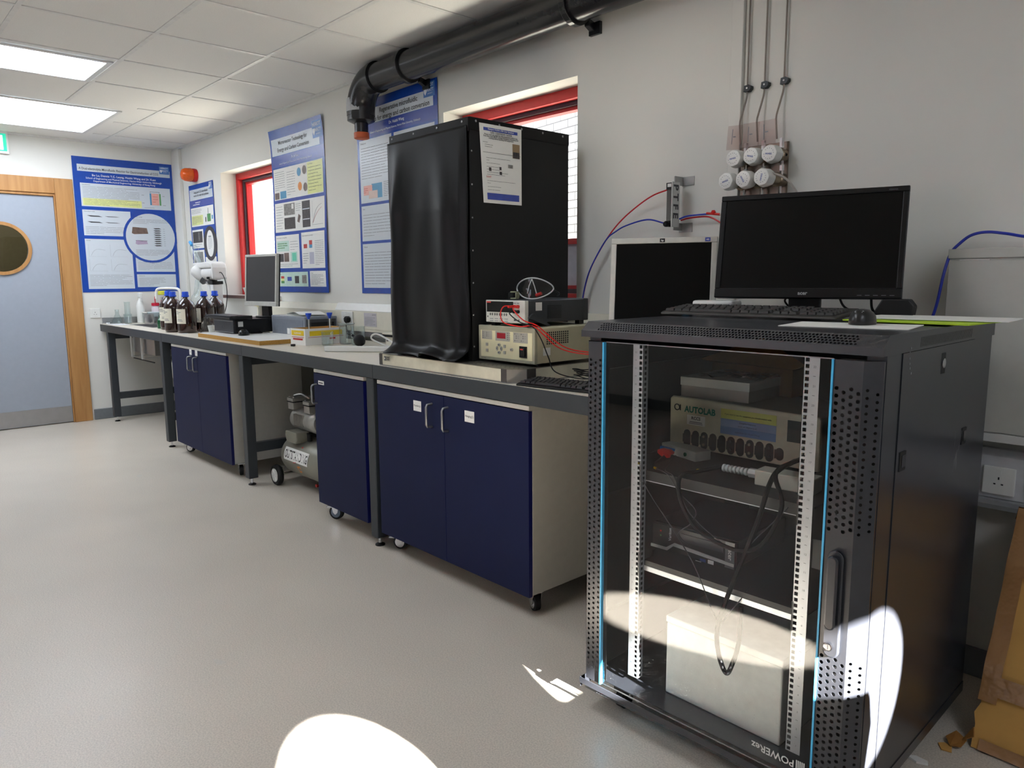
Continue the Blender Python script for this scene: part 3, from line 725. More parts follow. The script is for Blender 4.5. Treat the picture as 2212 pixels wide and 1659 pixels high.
P.p(.06, .60, .52, .975, paper_blue, 1); P.t('Results', .075, .615, .012, ink, 3, 'L'); P.lines(.08, .865, .50, .955, 8)
for u, v in ((.09, .64), (.30, .64), (.09, .75), (.30, .75)):
    P.p(u, v, u+.001, v+.09, ink_l, 2, None); P.p(u, v+.09, u+.17, v+.0905, ink_l, 2, None)
    q = []
    for i in range(9): f = i/8; q.append(((u+.02+.14*f)*P.w, -.0018, (1-v-.085+.055*(1-math.exp(-5*f)) - .02*max(0, f-.4))*P.h))
    P.tube(q, .0007, ink_l, 4)
P.p(.55, .66, .965, .845, paper_blue, 1); P.lines(.57, .765, .94, .835, 6); P.t('Conclusion', .57, .755, .012, ink, 3, 'L')
P.p(.55, .865, .965, .965, paper_blue, 1); P.t('References', .57, .88, .012, ink, 3, 'L'); P.lines(.57, .89, .85, .955, 6)
P.c(.725, .575, .285, p_blue, 2); P.c(.725, .575, .258, paper_blue, 3)
P.t('Reactor design', .56, .425, .013, ink, 5, 'L'); P.lines(.55, .435, .92, .475, 4, layer=4); P.lines(.56, .67, .92, .72, 5, layer=4)
for (u0, v0, u1, v1, m_) in ((.53, .50, .70, .555, p_brn), (.55, .50, .68, .515, p_dk), (.56, .60, .69, .635, mat('poster_mauve', (176, 158, 184), .4)), (.56, .602, .69, .61, p_dk)):
    x0, x1, z0, z1 = u0*P.w, u1*P.w, (1-v1)*P.h, (1-v0)*P.h
    P.add([(x0, -.0026, z0+.01), (x0+.02, -.0026, z0), (x1, -.0026, z0+.008), (x1-.01, -.0026, z1-.006), (x0+.01, -.0026, z1)], [(0, 1, 2, 3, 4)], m_)
for i in range(9):
    v = .505+.0165*i; x, z = .755*P.w, (1-v)*P.h
    P.add([(x, -.0026, z), (x+.02, -.0026, z-.009), (x+.075, -.0026, z-.006), (x+.055, -.0026, z+.003)], [(0, 1, 2, 3)], p_dk); P.lines(.86, v, .91, v+.006, 1, layer=4)
P.warp(curl(.001))
po = thing('poster', 'large blue research poster on the far wall beside the door, round diagram on it', 'poster', (.002, -.895, 1.194), R(90)); P.build('sheet', po)

# poster 2, between window and sink
P = Poster(.828, 1.215)
P.p(.03, .055, .93, .155, paper_blue, 1); P.logo(.82, .022, 1.6)
P.t('Microreactor Technology for', .44, .092, .040, ink, 3, maxw=.55, bold=.01); P.t('Energy and Carbon Conversion', .44, .135, .040, ink, 3, maxw=.60, bold=.01)
P.p(0, .16, 1, .225, p_blue2, 1); P.t('Dr. Jin Xuan', .47, .187, .022, ink_w, 3, bold=.015); P.t('School of Engineering and Physical Sciences, Heriot-Watt University, Edinburgh', .47, .212, .016, ink_w, 3, maxw=.75)
P.p(.03, .235, .96, .425, paper, 1); P.p(.68, .238, .955, .42, p_yel, 2); P.lines(.70, .26, .93, .41, 8, ink, 3); P.t('Key challenges', .70, .252, .012, ink, 3, 'L')
P.lines(.05, .25, .25, .37, 9); P.lines(.29, .26, .45, .41, 10)
P.p(.04, .38, .13, .42, p_brn, 2); P.p(.15, .375, .27, .42, p_teal, 2)
for u, v, m_ in ((.53, .28, p_teal), (.63, .275, p_brn), (.54, .365, p_org), (.64, .375, p_brn)): P.c(u, v, .037, m_, 3)
P.p(.03, .445, .97, .625, paper, 1); P.lines(.05, .46, .19, .61, 9); P.p(.21, .455, .42, .525, p_gray, 2); P.p(.21, .54, .42, .61, p_dk, 2); P.p(.36, .46, .40, .49, paper, 3)
P.p(.56, .455, .71, .61, p_dk, 2); P.p(.57, .50, .70, .505, ink_w, 3); P.p(.57, .56, .70, .565, ink_w, 3); P.lines(.44, .46, .54, .51, 4); P.add([(.46*P.w, -.002, .43*P.h), (.50*P.w, -.002, .42*P.h), (.53*P.w, -.002, .46*P.h), (.49*P.w, -.002, .475*P.h)], [(0, 1, 2, 3)], p_brn)
P.p(.75, .46, .752, .60, ink_l, 2, None); P.p(.75, .60, .94, .6015, ink_l, 2, None)
for k in range(2): P.tube([((.76+.018*i)*P.w, -.0018, (1-.59+.11*(1-math.exp(-i/(3+3*k))))*P.h) for i in range(10)], .0008, p_red if k else ink_l, 4)
P.p(.03, .645, .475, .85, paper, 1); P.p(.05, .68, .28, .745, p_mint, 2); P.lines(.06, .69, .25, .73, 3, p_grn, 3, .006); P.lines(.3, .68, .45, .745, 4); P.t('Catalytic reaction screening (CRS)', .04, .664, .012, ink, 3, 'L', .4)
P.p(.07, .76, .17, .81, p_dk, 2); P.p(.18, .755, .27, .81, p_brn, 2); P.p(.3, .75, .43, .815, p_mint, 2); P.p(.33, .757, .41, .807, mat('poster_turq', (110, 210, 180), .4), 3); P.lines(.05, .82, .45, .842, 2)
P.p(.52, .64, .96, .855, paper, 1); P.t('Catalytic reduction & in-situ analysis', .535, .663, .012, ink, 3, 'L', .4); P.lines(.78, .69, .94, .84, 14)
P.p(.56, .71, .63, .735, p_red, 2); P.p(.67, .69, .73, .715, p_red, 2); P.p(.67, .715, .73, .735, p_teal, 2); P.p(.67, .76, .76, .83, mat('poster_lilac', (190, 190, 204), .4), 2); P.lines(.54, .76, .65, .83, 5, ink)
P.p(.03, .875, .62, .965, p_mint, 1); P.t('Simulation', .05, .892, .012, ink, 3, 'L')
P.p(.10, .90, .16, .915, p_red, 2); P.p(.10, .915, .16, .93, p_yel, 2); P.p(.10, .93, .16, .945, p_grn, 2); P.p(.22, .905, .30, .93, p_blue2, 2); P.p(.36, .90, .44, .945, p_dk, 2); P.p(.50, .895, .59, .945, p_gray, 2)
P.p(.66, .872, .96, .965, paper, 1); P.lines(.68, .89, .92, .955, 8); P.t('Contact', .68, .887, .012, ink, 3, 'L')
P.warp(curl(.012, .6, .05))
po = thing('poster', 'blue research poster overlapping the far window, its top edge curling off the wall', 'poster', (2.14, -.003, 1.203)); P.build('sheet', po)

# poster 3, behind the pipe and the black enclosure
P = Poster(.868, 1.207)
P.p(.03, .045, .955, .120, paper_blue, 1); P.logo(.855, .01, 1.15)
P.t('Regenerative microfluidic', .55, .078, .040, ink, 3, maxw=.62, bold=.02); P.t('cells for energy and carbon conversion', .555, .113, .040, ink, 3, maxw=.80, bold=.02)
P.p(0, .123, 1, .185, p_blue2, 1)
P.t('Dr. Huizhi Wang', .53, .147, .024, ink_w, 3, maxw=.3, bold=.02); P.t('School of Engineering and Physical Sciences, Heriot-Watt University, Edinburgh', .5, .17, .017, ink_w, 3, maxw=.88, bold=.01)
P.p(.03, .195, .46, .52, paper_blue, 1); P.t('Background', .05, .215, .013, ink, 3, 'L'); P.lines(.05, .23, .43, .40, 12)
P.p(.18, .425, .32, .50, p_teal, 2); P.p(.07, .43, .2, .48, p_pink, 2); P.p(.14, .46, .26, .50, mat('poster_cream', (220, 196, 186), .4), 3); P.lines(.34, .42, .42, .50, 9); P.lines(.07, .44, .13, .47, 3, p_red, 3)
P.p(.03, .535, .46, .72, paper_blue, 1); P.t('Aims', .05, .555, .013, ink, 3, 'L'); P.lines(.05, .575, .44, .70, 8)
P.p(.03, .735, .46, .97, paper_blue, 1); P.t('Method', .05, .755, .013, ink, 3, 'L'); P.lines(.05, .775, .44, .955, 12)
P.p(.49, .195, .965, .97, paper_blue, 1); P.lines(.52, .25, .94, .45, 14); P.p(.52, .215, .60, .25, p_gray, 2); P.lines(.52, .56, .94, .72, 12); P.p(.53, .85, .56, .93, p_teal, 2); P.p(.53, .6, .545, .66, p_dk, 3)
P.warp(curl(.006, 2))
po = thing('poster', 'blue research poster about regenerative microfluidic cells, partly behind the drain pipe', 'poster', (3.398, -.003, 1.204)); P.build('sheet', po)

# poster 4, small, by the corner
P = Poster(.60, .86)
P.p(.03, .05, .97, .165, paper_blue, 1); P.logo(.84, .01, 1.2)
P.t('Integrated CO2 microfluidic', .5, .095, .03, ink, 3, maxw=.72, bold=.01); P.t('reactor for solar fuel synthesis', .5, .13, .03, ink, 3, maxw=.78, bold=.01)
P.p(0, .172, 1, .235, p_blue2, 1); P.lines(.25, .185, .8, .20, 1, ink_w, th=.006); P.lines(.15, .205, .88, .222, 1, ink_w, th=.006)
P.p(.04, .245, .96, .445, paper, 1); P.lines(.06, .26, .50, .31, 4); P.p(.06, .33, .53, .43, p_yel, 2); P.lines(.08, .34, .48, .42, 6, layer=3)
P.p(.62, .36, .66, .41, p_dk, 2); P.p(.70, .33, .84, .41, p_grn, 2); P.p(.88, .35, .93, .39, p_teal, 2); P.p(.74, .27, .76, .33, ink_l, 2)
P.p(.04, .48, .5, .68, paper, 1); P.p(.06, .50, .46, .62, p_dk, 2); P.p(.3, .51, .34, .6, p_gray, 3); P.lines(.08, .63, .44, .67, 2, ink)
P.p(.04, .70, .5, .97, paper, 1); P.p(.07, .72, .44, .85, p_gray, 2); P.lines(.08, .87, .46, .95, 4); P.p(.53, .78, .97, .97, paper, 1); P.lines(.55, .86, .9, .95, 5)
P.c(.76, .64, .26, p_dk, 3, .26); P.c(.76, .64, .145, paper, 4, .2); P.lines(.68, .58, .84, .70, 8, layer=5); P.t('CO2RR', .76, .575, .02, ink, 6, bold=.02)
P.warp(curl(.001))
po = thing('poster', 'smallest blue poster, with a dark ring on it, below the orange beacon', 'poster', (.345, -.003, 1.322)); P.build('sheet', po)

# ================================================================== THINGS AT THE FAR END OF THE BENCH
Z0 = BT+.0005
bt = thing('reagent_bottle', 'brown glass bottle in front, nearest the bench edge with its label facing left', 'bottle', (1.71, -.665, Z0), -.25)
MB().lathe([(.001, 0), (.06, .0), (.068, .006), (.070, .02), (.070, .185), (.066, .205), (.052, .232), (.032, .250), (.019, .262), (.018, .275), (.021, .277), (.021, .285)], amber, n=36, cap=False).build('body', bt, smooth='all')
c_ = MB().lathe([(.0245, .272), (.027, .275), (.027, .283), (.0235, .285), (.0235, .308), (.021, .312), (.001, .312)], blue_cap, n=28)
for i in range(24):
    a = math.pi*i/12; c_.box(-.0006, .0006, -.0006, .0006, .286, .307, blue_cap) if False else None
c_.build('cap', bt, smooth=True)
lb = MB(); n = 16; vv = []
for j in (.072, .182):
    for k in range(n+1):
        a = R(-112+95*k/n); vv.append((.0706*math.cos(a), .0706*math.sin(a), j))
lb.add(vv, [(k, k+1, n+2+k, n+1+k) for k in range(n)], paper_warm)
for z, a0, a1 in ((.165, -104, -64), (.155, -104, -44), (.145, -104, -60), (.10, -75, -40), (.09, -75, -35), (.12, -104, -84)):
    vv = []
    for j in (z, z+.004):
        for k in range(9):
            a = R(a0+(a1-a0)*k/8); vv.append((.071*math.cos(a), .071*math.sin(a), j))
    lb.add(vv, [(k, k+1, 10+k, 9+k) for k in range(8)], ink_l)
lb.build('label', bt, smooth=True)
gB = 'blue-capped brown glass bottles'
bt['group'] = gB; bt['label'] = 'brown glass bottle with blue cap, front left, overlapping the half-hidden one'
for loc, rz, l in (((1.35, -.585), .1, 'brown glass bottle with blue cap, leftmost and half hidden behind the front left one'),
                   ((1.885, -.63), -.15, 'brown glass bottle with blue cap nearest the bench edge, middle of the cluster'),
                   ((1.80, -.46), -.5, 'brown glass bottle with blue cap standing behind a clear plastic bag'),
                   ((1.68, -.33), -.35, 'brown glass bottle with blue cap at the back, nearest the rotary evaporator and small computer')):
    dup(bt, (*loc, Z0), rz, l)

# chipboard offcut and the small computer with its monitor
tag(MB().box(0, 1.0, 0, .38, 0, .029, white_pl).box(-.0005, 1.0005, -.0008, -.0001, .0015, .0275, chip).box(1.0001, 1.0008, 0, .38, .0015, .0275, chip).box(-.0008, -.0001, 0, .38, .0015, .0275, chip).build('chipboard_panel', loc=(2.395, -.735, Z0), rotz=.004), 'white-faced chipboard offcut lying on the bench under the small black computer', 'board')
pc = thing('desktop_computer', 'small black desktop computer lying flat under the portrait-angled silver monitor', 'computer', (2.38, -.60, Z0+.030))
b = MB().box(0, .34, 0, .30, .004, .098, black_pl); b.build('case', pc, bev=.004)
b = MB().box(.002, .338, -.012, -.0002, .006, .094, mat('pc_front', (32, 34, 40), .35)).box(.0, .34, -.014, -.0125, .084, .09, greyish); b.box(.10, .14, -.0135, -.0122, .035, .05, dgrey).box(.16, .18, -.0135, -.0122, .04, .05, dgrey).box(0, .34, -.0135, -.0125, .006, .009, greyish); b.build('front_panel', pc)
MB().box(.342, .3425, .02, .055, .048, .083, paper).build('label', pc)
def slotkeys(w, d, rows=5, n=15):
    k = MB()
    for j in range(rows):
        for i in range(n): k.box(.012+i*(w-.024)/n+.001, .012+(i+1)*(w-.024)/n-.001, .012+j*(d-.024)/rows+.001, .012+(j+1)*(d-.024)/rows-.001, .017, .022, dgrey)
    return k
kb = thing('keyboard', 'black keyboard balanced on top of the small black computer', 'keyboard', (2.33, -.66, Z0+.132), 0)
MB().prism([(0, .0), (.16, .0), (.16, .022), (0, .014)], 0, .45, black_pl, 'x').build('case', kb, bev=.003)
o = slotkeys(.45, .16).build('keys', kb); o.location.z = .001
ms = thing('computer_mouse', 'dark glossy mouse on the chipboard in front of the small computer', 'mouse', (2.86, -.60, Z0+.030), .9)
def mouse_mesh(m, l=.105, w=.06, h=.034):
    mb = MB(); n = 16; prof = [(1, 0), (1.0, .25), (.93, .55), (.75, .8), (.45, .95), (.001, 1)]
    vv = []; ff = []
    for r_, z in prof:
        for i in range(n):
            a = 2*math.pi*i/n; x = math.cos(a)*r_; y = math.sin(a)*r_; vv.append((x*w/2*(1-.12*y*y), y*l/2, z*h*(1-.12*y)))
    for j in range(len(prof)-1):
        for i in range(n): ff.append((j*n+i, j*n+(i+1) % n, (j+1)*n+(i+1) % n, (j+1)*n+i))
    ff.append(tuple(range(n-1, -1, -1))); return mb.add(vv, ff, m)
mouse_mesh(black_gl, .125, .07, .04).build('body', ms, smooth='all')
MB().tube([(0, .02, .034), (0, .032, .034)], .004, dgrey).build('scroll_wheel', ms)
MB().tube(spline([(0, .05, .01), (.03, .10, .004), (.08, .14, .004), (.06, .20, .01), (.0, .24, .05)]), .002, black_pl).build('cord', ms, smooth=True)
def monitor(name, label, loc, yaw, tilt, w, h, fm, bz, bm, stand_h, depth=.05, smat=screen_m, base=(.24, .20), neck=(.09, .03), stand_mat=None, back=None):
    """loc: bottom centre of the bezel"""
    root = thing(name, label, 'monitor', loc, yaw); sm = stand_mat or black_pl
    T = Matrix.Rotation(-tilt, 4, 'X')
    f = MB(); f.m = T; t, bb = bz, bm
    f.box(-w/2, w/2, 0, .022, h-t, h, fm).box(-w/2, w/2, 0, .022, 0, bb, fm).box(-w/2, -w/2+t, 0, .022, bb, h-t, fm).box(w/2-t, w/2, 0, .022, bb, h-t, fm)
    f.build('bezel', root, bev=.0025)
    s_ = MB(); s_.m = T; s_.box(-w/2+t, w/2-t, .004, .02, bb, h-t, smat); s_.build('screen', root)
    k = MB(); k.m = T; bk = back or black_pl
    k.box(-w/2+.001, w/2-.001, .0221, .034, .001, h-.001, bk); k.box(-w*.36, w*.36, .0341, depth, h*.12, h*.86, bk); k.build('rear_shell', root, bev=.004)
    MB().box(-neck[0]/2, neck[0]/2, depth*.8, depth*.8+neck[1], -stand_h+.012, h*.35, sm).build('stand_neck', root, bev=.003)
    MB().prism([(x*base[0]/2, .045+y*base[1]/2) for x, y in circ((0, 0), 1, 28)], -stand_h, -stand_h+.012, sm, 'z').build('stand_base', root, bev=.003)
    return root, T
m1, T1 = monitor('monitor', 'silver-framed monitor standing on the small computer at the far window', (2.625, -.375, 1.113), R(7), R(4), .41, .365, hp_silver, .018, .032, 1.113-Z0-.1295, smat=screen_far, base=(.18, .13))

# grey instrument behind the open box
gi = thing('instrument', 'flat grey bench instrument with dark front and papers on top', 'instrument', (2.738, -.345, Z0), 0)
MB().box(0, .49, .0, .24, .005, .152, mat('instrument_grey', (132, 138, 148), .4)).build('case', gi, bev=.005)
MB().box(.492, .494, .012, .228, .02, .135, dgrey).box(.494, .498, .03, .21, .03, .115, black_pl).box(.02, .47, -.002, -.0002, .02, .13, mat('instrument_grey2', (120, 126, 136), .4)).build('front_panel', gi)
MB().box(.24, .28, -.0028, -.0021, .03, .07, paper).build('label', gi)
pp_ = tag(MB().box(0, .297, 0, .21, 0, .0015, paper).build('paper_sheet', loc=(2.86, -.34, Z0+.1535), rotz=.06), 'sheet of white paper lying flat on the grey instrument', 'paper')
pl_ = MB()
for i in range(8):
    a, b_ = i/8, (i+1)/8; pl_.quad((a*.25, 0, .012+.02*math.sin(a*3)), (b_*.25, 0, .012+.02*math.sin(b_*3)), (b_*.25, .18, .012+.02*math.sin(b_*3)), (a*.25, .18, .012+.02*math.sin(a*3)), paper)
tag(pl_.build('paper_sheet', loc=(2.90, -.31, Z0+.148), rotz=-.1), 'curved printed sheet bulging up on top of the grey instrument', 'paper')

# open cardboard kit box with syringes, and glassware
kbx = thing('carton', 'open white carton with yellow bands holding two blue-topped syringes', 'box', (3.43, -.545, Z0), R(4))
b = MB(); w_, d_, h_, t = .17, .29, .10, .003
b.box(0, w_, 0, t, 0, h_, paper).box(0, w_, d_-t, d_, 0, h_, paper).box(0, t, t, d_-t, 0, h_, paper).box(w_-t, w_, t, d_-t, 0, h_, paper).box(t, w_-t, t, d_-t, 0, t, card)
b.box(t, t+.0006, t, d_-t, t, h_, card).box(w_-t-.0006, w_-t, t, d_-t, t, h_, card).box(t, w_-t, d_-t-.0006, d_-t, t, h_, card)
b.build('body', kbx)
b = MB().box(.015, .155, -.0012, -.0004, .058, .088, yellow_p).box(.015, .155, -.0012, -.0004, .046, .049, p_red).box(.03, .14, -.0012, -.0004, .030, .041, p_red)
b.box(w_+.0004, w_+.0012, .03, .26, .055, .085, yellow_p).box(w_+.0004, w_+.0012, .02, .27, .046, .048, p_red).box(w_+.0004, w_+.0012, .17, .21, .030, .040, p_red)
b.text('GLASSWARE', .085, .067, .014, paper, -.0014, 'C', .11, .01); b.build('printed_band', kbx)
for i, (x, y, l) in enumerate(((3.51, -.46, 'left of the two blue-topped syringes standing in the open carton'), (3.535, -.33, 'right of the two blue-topped syringes standing in the open carton'))):
    s_ = thing('syringe', l, 'syringe', (x, y, Z0+.004), group='syringes in the carton')
    MB().lathe([(.012, 0), (.012, .17)], glass_lab, n=16).build('barrel', s_, smooth=True)
    MB().lathe([(.008, .15), (.010, .162), (.014, .168), (.018, .182), (.018, .186), (.012, .187)], blue_cap, n=16).lathe([(.004, .02), (.004, .15)], white_pl, n=10).build('plunger', s_, smooth=True)
def beaker(name, label, loc, r_, h_, t=.002, cat='beaker', prof=None, marks=True):
    o = thing(name, label, cat, loc)
    p = prof or [(.001, .001), (r_-.006, .001), (r_, .008), (r_, h_-.006), (r_+.003, h_), (r_-t, h_-.001), (r_-t, .008), (r_-.008, .004), (.001, .004)]
    MB().lathe(p, glass_lab, n=28, cap=False).build('glass', o, smooth='all')
    if marks:
        m_ = MB(); n = 5
        for q in range(4):
            vv = []
            for j in (h_*.3+q*h_*.13, h_*.3+q*h_*.13+.0015):
                for k in range(n+1): a = R(-110+30*k/n); vv.append(((r_+.0006)*math.cos(a), (r_+.0006)*math.sin(a), j))
            m_.add(vv, [(k, k+1, n+2+k, n+1+k) for k in range(n)], ink_w)
        m_.build('graduations', o)
    return o
beaker('beaker', 'small glass beaker standing in front of the white carton', (3.70, -.44, Z0), .035, .085)
beaker('jar', 'wide clear jar between the carton and the tall beaker', (3.685, -.30, Z0), .045, .115, cat='jar', marks=False)
beaker('petri_dish', 'round clear shallow dish resting on the wide glass jar', (3.685, -.30, Z0+.1165), .05, .012, cat='dish', marks=False)
beaker('beaker', 'tallest glass beaker, beside the black rubber bulb', (3.80, -.29, Z0), .042, .115)
o = tag(MB().lathe([(.001, -.0355), (.02, -.03), (.032, -.015), (.0355, 0), (.032, .015), (.022, .028), (.012, .036), (.007, .045), (.007, .06)], rubber, n=24, cap=False).build('pipette_bulb', smooth='all', loc=(3.89, -.335, Z0+.036)), 'round black rubber pipette bulb on the bench', 'pipette bulb')
o.rotation_euler = (R(60), 0, R(-70))
tag(MB().lathe([(.001, 0), (.013, 0), (.014, .002), (.014, .012), (.001, .013)], black_pl, n=20).build('bottle_cap', loc=(3.57, -.60, Z0)), 'small black bottle cap lying in front of the carton', 'cap')
rd = thing('plastic_bar', 'white plastic bar with a looped white lead lying by the black enclosure', 'bar', (4.02, -.64, Z0), R(38))
MB().box(0, .42, 0, .035, 0, .03, white_pl).build('bar', rd, bev=.006)
MB().tube(spline([(.40, .017, .03), (.36, .09, .05), (.26, .13, .09), (.22, .16, .06), (.30, .17, .02), (.38, .12, .01)]), .005, white_pl, 10).build('lead', rd, smooth=True)
ad = thing('adaptor_box', 'cream plug-in adaptor box with a dark slot by the wall', 'adaptor', (3.98, -.21, Z0), R(5))
MB().box(0, .12, 0, .08, 0, .055, ivory).box(.01, .03, -.001, -.0002, .03, .036, black_pl).build('case', ad, bev=.004)
ch_ = thing('charger', 'flat cream charger with a black band stacked on the adaptor', 'charger', (3.96, -.22, Z0+.056), R(2))
MB().box(0, .15, 0, .09, .014, .022, ivory).box(0, .15, .001, .089, 0, .0139, black_pl).build('case', ch_, bev=.001)

# rotary evaporator
re_ = thing('rotary_evaporator', 'white rotary evaporator with slanting glass condenser behind the brown bottles', 'rotary evaporator', (1.36, -.215, Z0))
MB().box(-.14, .14, -.08, .12, 0, .04, white_metal).build('base', re_, bev=.008)
MB().box(-.055, .0, -.03, .05, .04, .365, white_metal).box(.008, .075, -.03, .05, .04, .362, white_metal).build('column', re_, bev=.004)
MB().box(-.06, .08, -.035, .055, .363, .39, black_pl).cyl((-.02, -.05, .376), .011, .02, chrome, 'y', 12).lathe([(.036, .39), (.03, .42)], black_pl, (0, 0, 0), n=20).build('clamp', re_, bev=.003)
hd = MB().prism([(-.30, .50), (-.285, .545), (.08, .552), (.14, .535), (.155, .50), (.155, .41), (.12, .405), (.12, .50)], -.06, .065, white_metal).build('head_cover', re_, bev=.012)
MB().lathe([(.055, -.12), (.058, -.10), (.058, .11), (.05, .12)], white_metal, (0, 0, .455), 'x', 30).build('motor_housing', re_, smooth=True)
k = MB(); k.m = Matrix.Translation((-.17, -.02, .44)) @ Matrix.Rotation(R(-38), 4, 'Y') @ Matrix.Rotation(R(28), 4, 'X')
k.lathe([(.05, -.03), (.062, .01), (.062, .07), (.05, .09)], white_metal, n=28).lathe([(.028, -.055), (.058, -.053), (.060, -.031), (.05, -.0305)], dgrey, n=28); k.build('joint_ring', re_, smooth=True)
MB().tube([(-.21, -.05, .40), (-.14, -.09, .33), (-.08, -.12, .28)], .018, glass_lab, 14).build('vapour_duct', re_, smooth=True)
MB().tube(spline([(-.22, .02, .44), (-.29, .01, .53), (-.39, .0, .66), (-.43, -.0, .70)], 4), .035, glass_lab, 20, rr=[.03, .032, .035, .037, .04, .04, .04, .04, .04, .036, .03, .02, .014]).tube([(-.30, .01, .55), (-.345, .0, .61), (-.40, .0, .68)], .012, glass_lab, 10).build('condenser', re_, smooth=True)
MB().tube([(-.437, 0, .705), (-.475, 0, .735)], .013, mat('sky_cap', (72, 164, 232), .4), 14).build('condenser_cap', re_, smooth=True)
MB().lathe([(.014, .39), (.014, .33), (.03, .30), (.062, .27), (.078, .235), (.074, .19), (.05, .16), (.001, .15)], glass_lab, (-.26, -.02, 0), n=30, cap=False).build('receiving_flask', re_, smooth='all')
MB().tube(spline([(.155, .0, .46), (.20, 0, .455), (.26, 0, .40), (.29, 0, .30), (.25, .0, .18), (.18, .0, .10)]), .0035, black_pl).build('cord', re_, smooth=True)
MB().tube([(.03, -.035, .43), (.06, -.06, .41)], .004, chrome).lathe([(.012, 0), (.012, .02)], black_pl, (.07, -.065, .405), n=14).build('lever', re_)
# white water bath / tray on the window sill
tr = thing('plastic_tray', 'shallow white plastic tray with a green strip on the far window sill', 'tray', (1.78, -.02, 1.169))
MB().prism([(-.20, .0), (.18, .0), (.24, .065), (-.26, .065), (-.25, .058), (-.2, .006)], -.012, .11, white_pl).build('body', tr, bev=.003)
MB().box(.02, .16, .02, .045, .067, .071, mat('green_strip', (60, 160, 120), .4)).build('strip', tr)
ts = thing('tube_stand', 'cream clip stand with a yellow tap behind the silver monitor', 'stand', (2.27, -.22, Z0))
MB().box(-.05, .05, -.05, .05, 0, .012, ivory).build('base', ts)
MB().prism([(-.03, .012), (.03, .012), (.018, .21), (-.018, .21)], -.012, .012, ivory).build('upright', ts); MB().box(.006, .012, -.0135, -.0125, .05, .19, black_pl).build('slot', ts)
MB().cyl((0, -.03, .215), .012, .05, yellow_p, 'y', 12).box(-.03, .03, -.028, -.022, .20, .21, yellow_p).build('tap', ts)
cv = thing('clear_bag', 'crumpled clear plastic bag between the brown bottles and the small computer', 'bag', (2.08, -.55, Z0))
b = MB(); n = 14; rn = random.Random(4); vv = []; ff = []
pr = [(.075, 0), (.07, .03), (.06, .07), (.045, .11), (.02, .14)]
for r_, z in pr:
    for i in range(n): a = 2*math.pi*i/n; q = r_*rn.uniform(.75, 1.2); vv.append((q*math.cos(a), q*.6*math.sin(a), z*rn.uniform(.9, 1.1)))
for j in range(4):
    for i in range(n): ff.append((j*n+i, j*n+(i+1) % n, (j+1)*n+(i+1) % n, (j+1)*n+i))
b.add(vv, ff, clear_pl); b.build('film', cv, smooth='all')
MB().lathe([(.02, .002), (.03, .06), (.001, .061)], white_pl, (.03, .02, 0), n=16).build('contents', cv, smooth=True)
tag(MB().lathe([(.001, 0), (.035, 0), (.036, .004), (.001, .006)], white_pl, n=20).build('dish', loc=(2.02, -.71, Z0)), 'small flat white dish at the bench edge beside the front bottles', 'dish')
hp_ = tag(MB().tube(spline([(0, 0, 0), (0, 0, .26), (-.004, 0, .30), (-.02, -.01, .322), (-.06, -.028, .33), (-.19, -.088, .33), (-.235, -.11, .322), (-.252, -.117, .30), (-.255, -.12, .24)], 5), .011, white_pl, 12).lathe([(.026, 0), (.026, .012), (.014, .03)], chrome, (0, 0, 0), n=18).build('swan_neck_tap', loc=(1.10, -.40, Z0), smooth=True), 'white arched swan-neck tap over the sink', 'tap')
MBt = thing('mixer_valve', 'small yellow-topped valve by the corner, behind the crate', 'valve', (.10, -.235, Z0))
MB().lathe([(.012, 0), (.012, .2), (.02, .21), (.02, .24)], chrome, n=14).lathe([(.035, .26), (.04, .265), (.04, .29), (.03, .3)], mat('valve_yellow', (216, 214, 70), .4), n=14).lathe([(.016, .17), (.02, .2)], red_pl, n=12).build('body', MBt)
# sink-side containers
wb = thing('plastic_crate', 'clear plastic crate standing beyond the sink', 'crate', (.115, -.300, Z0))
b = MB(); 
b.box(0, .17, -.14, -.137, 0, .10, clear_pl).box(0, .17, .0, .003, 0, .10, clear_pl).box(0, .003, -.137, 0, 0, .10, clear_pl).box(.167, .17, -.137, 0, 0, .10, clear_pl).box(-.004, .174, -.144, -.14, .095, .104, white_pl)
b.build('body', wb); MB().box(.004, .166, -.136, -.001, .06, .10, mat('crate_fill', (214, 224, 226), .6)).build('contents', wb)
rb = thing('wash_bottle', 'white trigger spray bottle leaning beside the crate', 'bottle', (.10, -.44, Z0), 0)
MB().lathe([(.034, 0), (.036, .01), (.036, .16), (.026, .20), (.013, .22), (.013, .24)], white_pl, n=22).build('body', rb, smooth=True); MB().box(-.02, .045, -.014, .014, .24, .285, white_pl).box(.03, .045, -.006, .006, .20, .24, white_pl).build('spray_head', rb, bev=.004)
rw = thing('wash_bottle', 'squeeze wash bottle with red lid and bent spout', 'bottle', (.072, -.295, Z0), 0)
MB().lathe([(.036, 0), (.038, .01), (.038, .13), (.028, .155)], mat('milky_plastic', (224, 216, 222), .35), n=22).build('body', rw, smooth=True)
MB().lathe([(.034, .155), (.036, .157), (.036, .18), (.03, .184)], mat('red_lid', (196, 24, 56), .4), n=22).tube([(0, 0, .183), (-.006, 0, .235), (.002, 0, .245), (.03, 0, .243)], .0045, mat('red_lid', (196, 24, 56), .4)).build('lid', rw, smooth=True)
pt = thing('steel_pot', 'small steel beaker in front of the clear crate', 'pot', (.335, -.44, Z0)); MB().lathe([(.04, 0), (.042, .004), (.042, .085), (.045, .088), (.04, .086), (.04, .006), (.001, .005)], steel, n=26, cap=False).build('body', pt, smooth=True)
beaker('glass_cylinder', 'tall glass measuring cylinder by the far wall', (.11, -.56, Z0), .026, .20, cat='cylinder', marks=False)
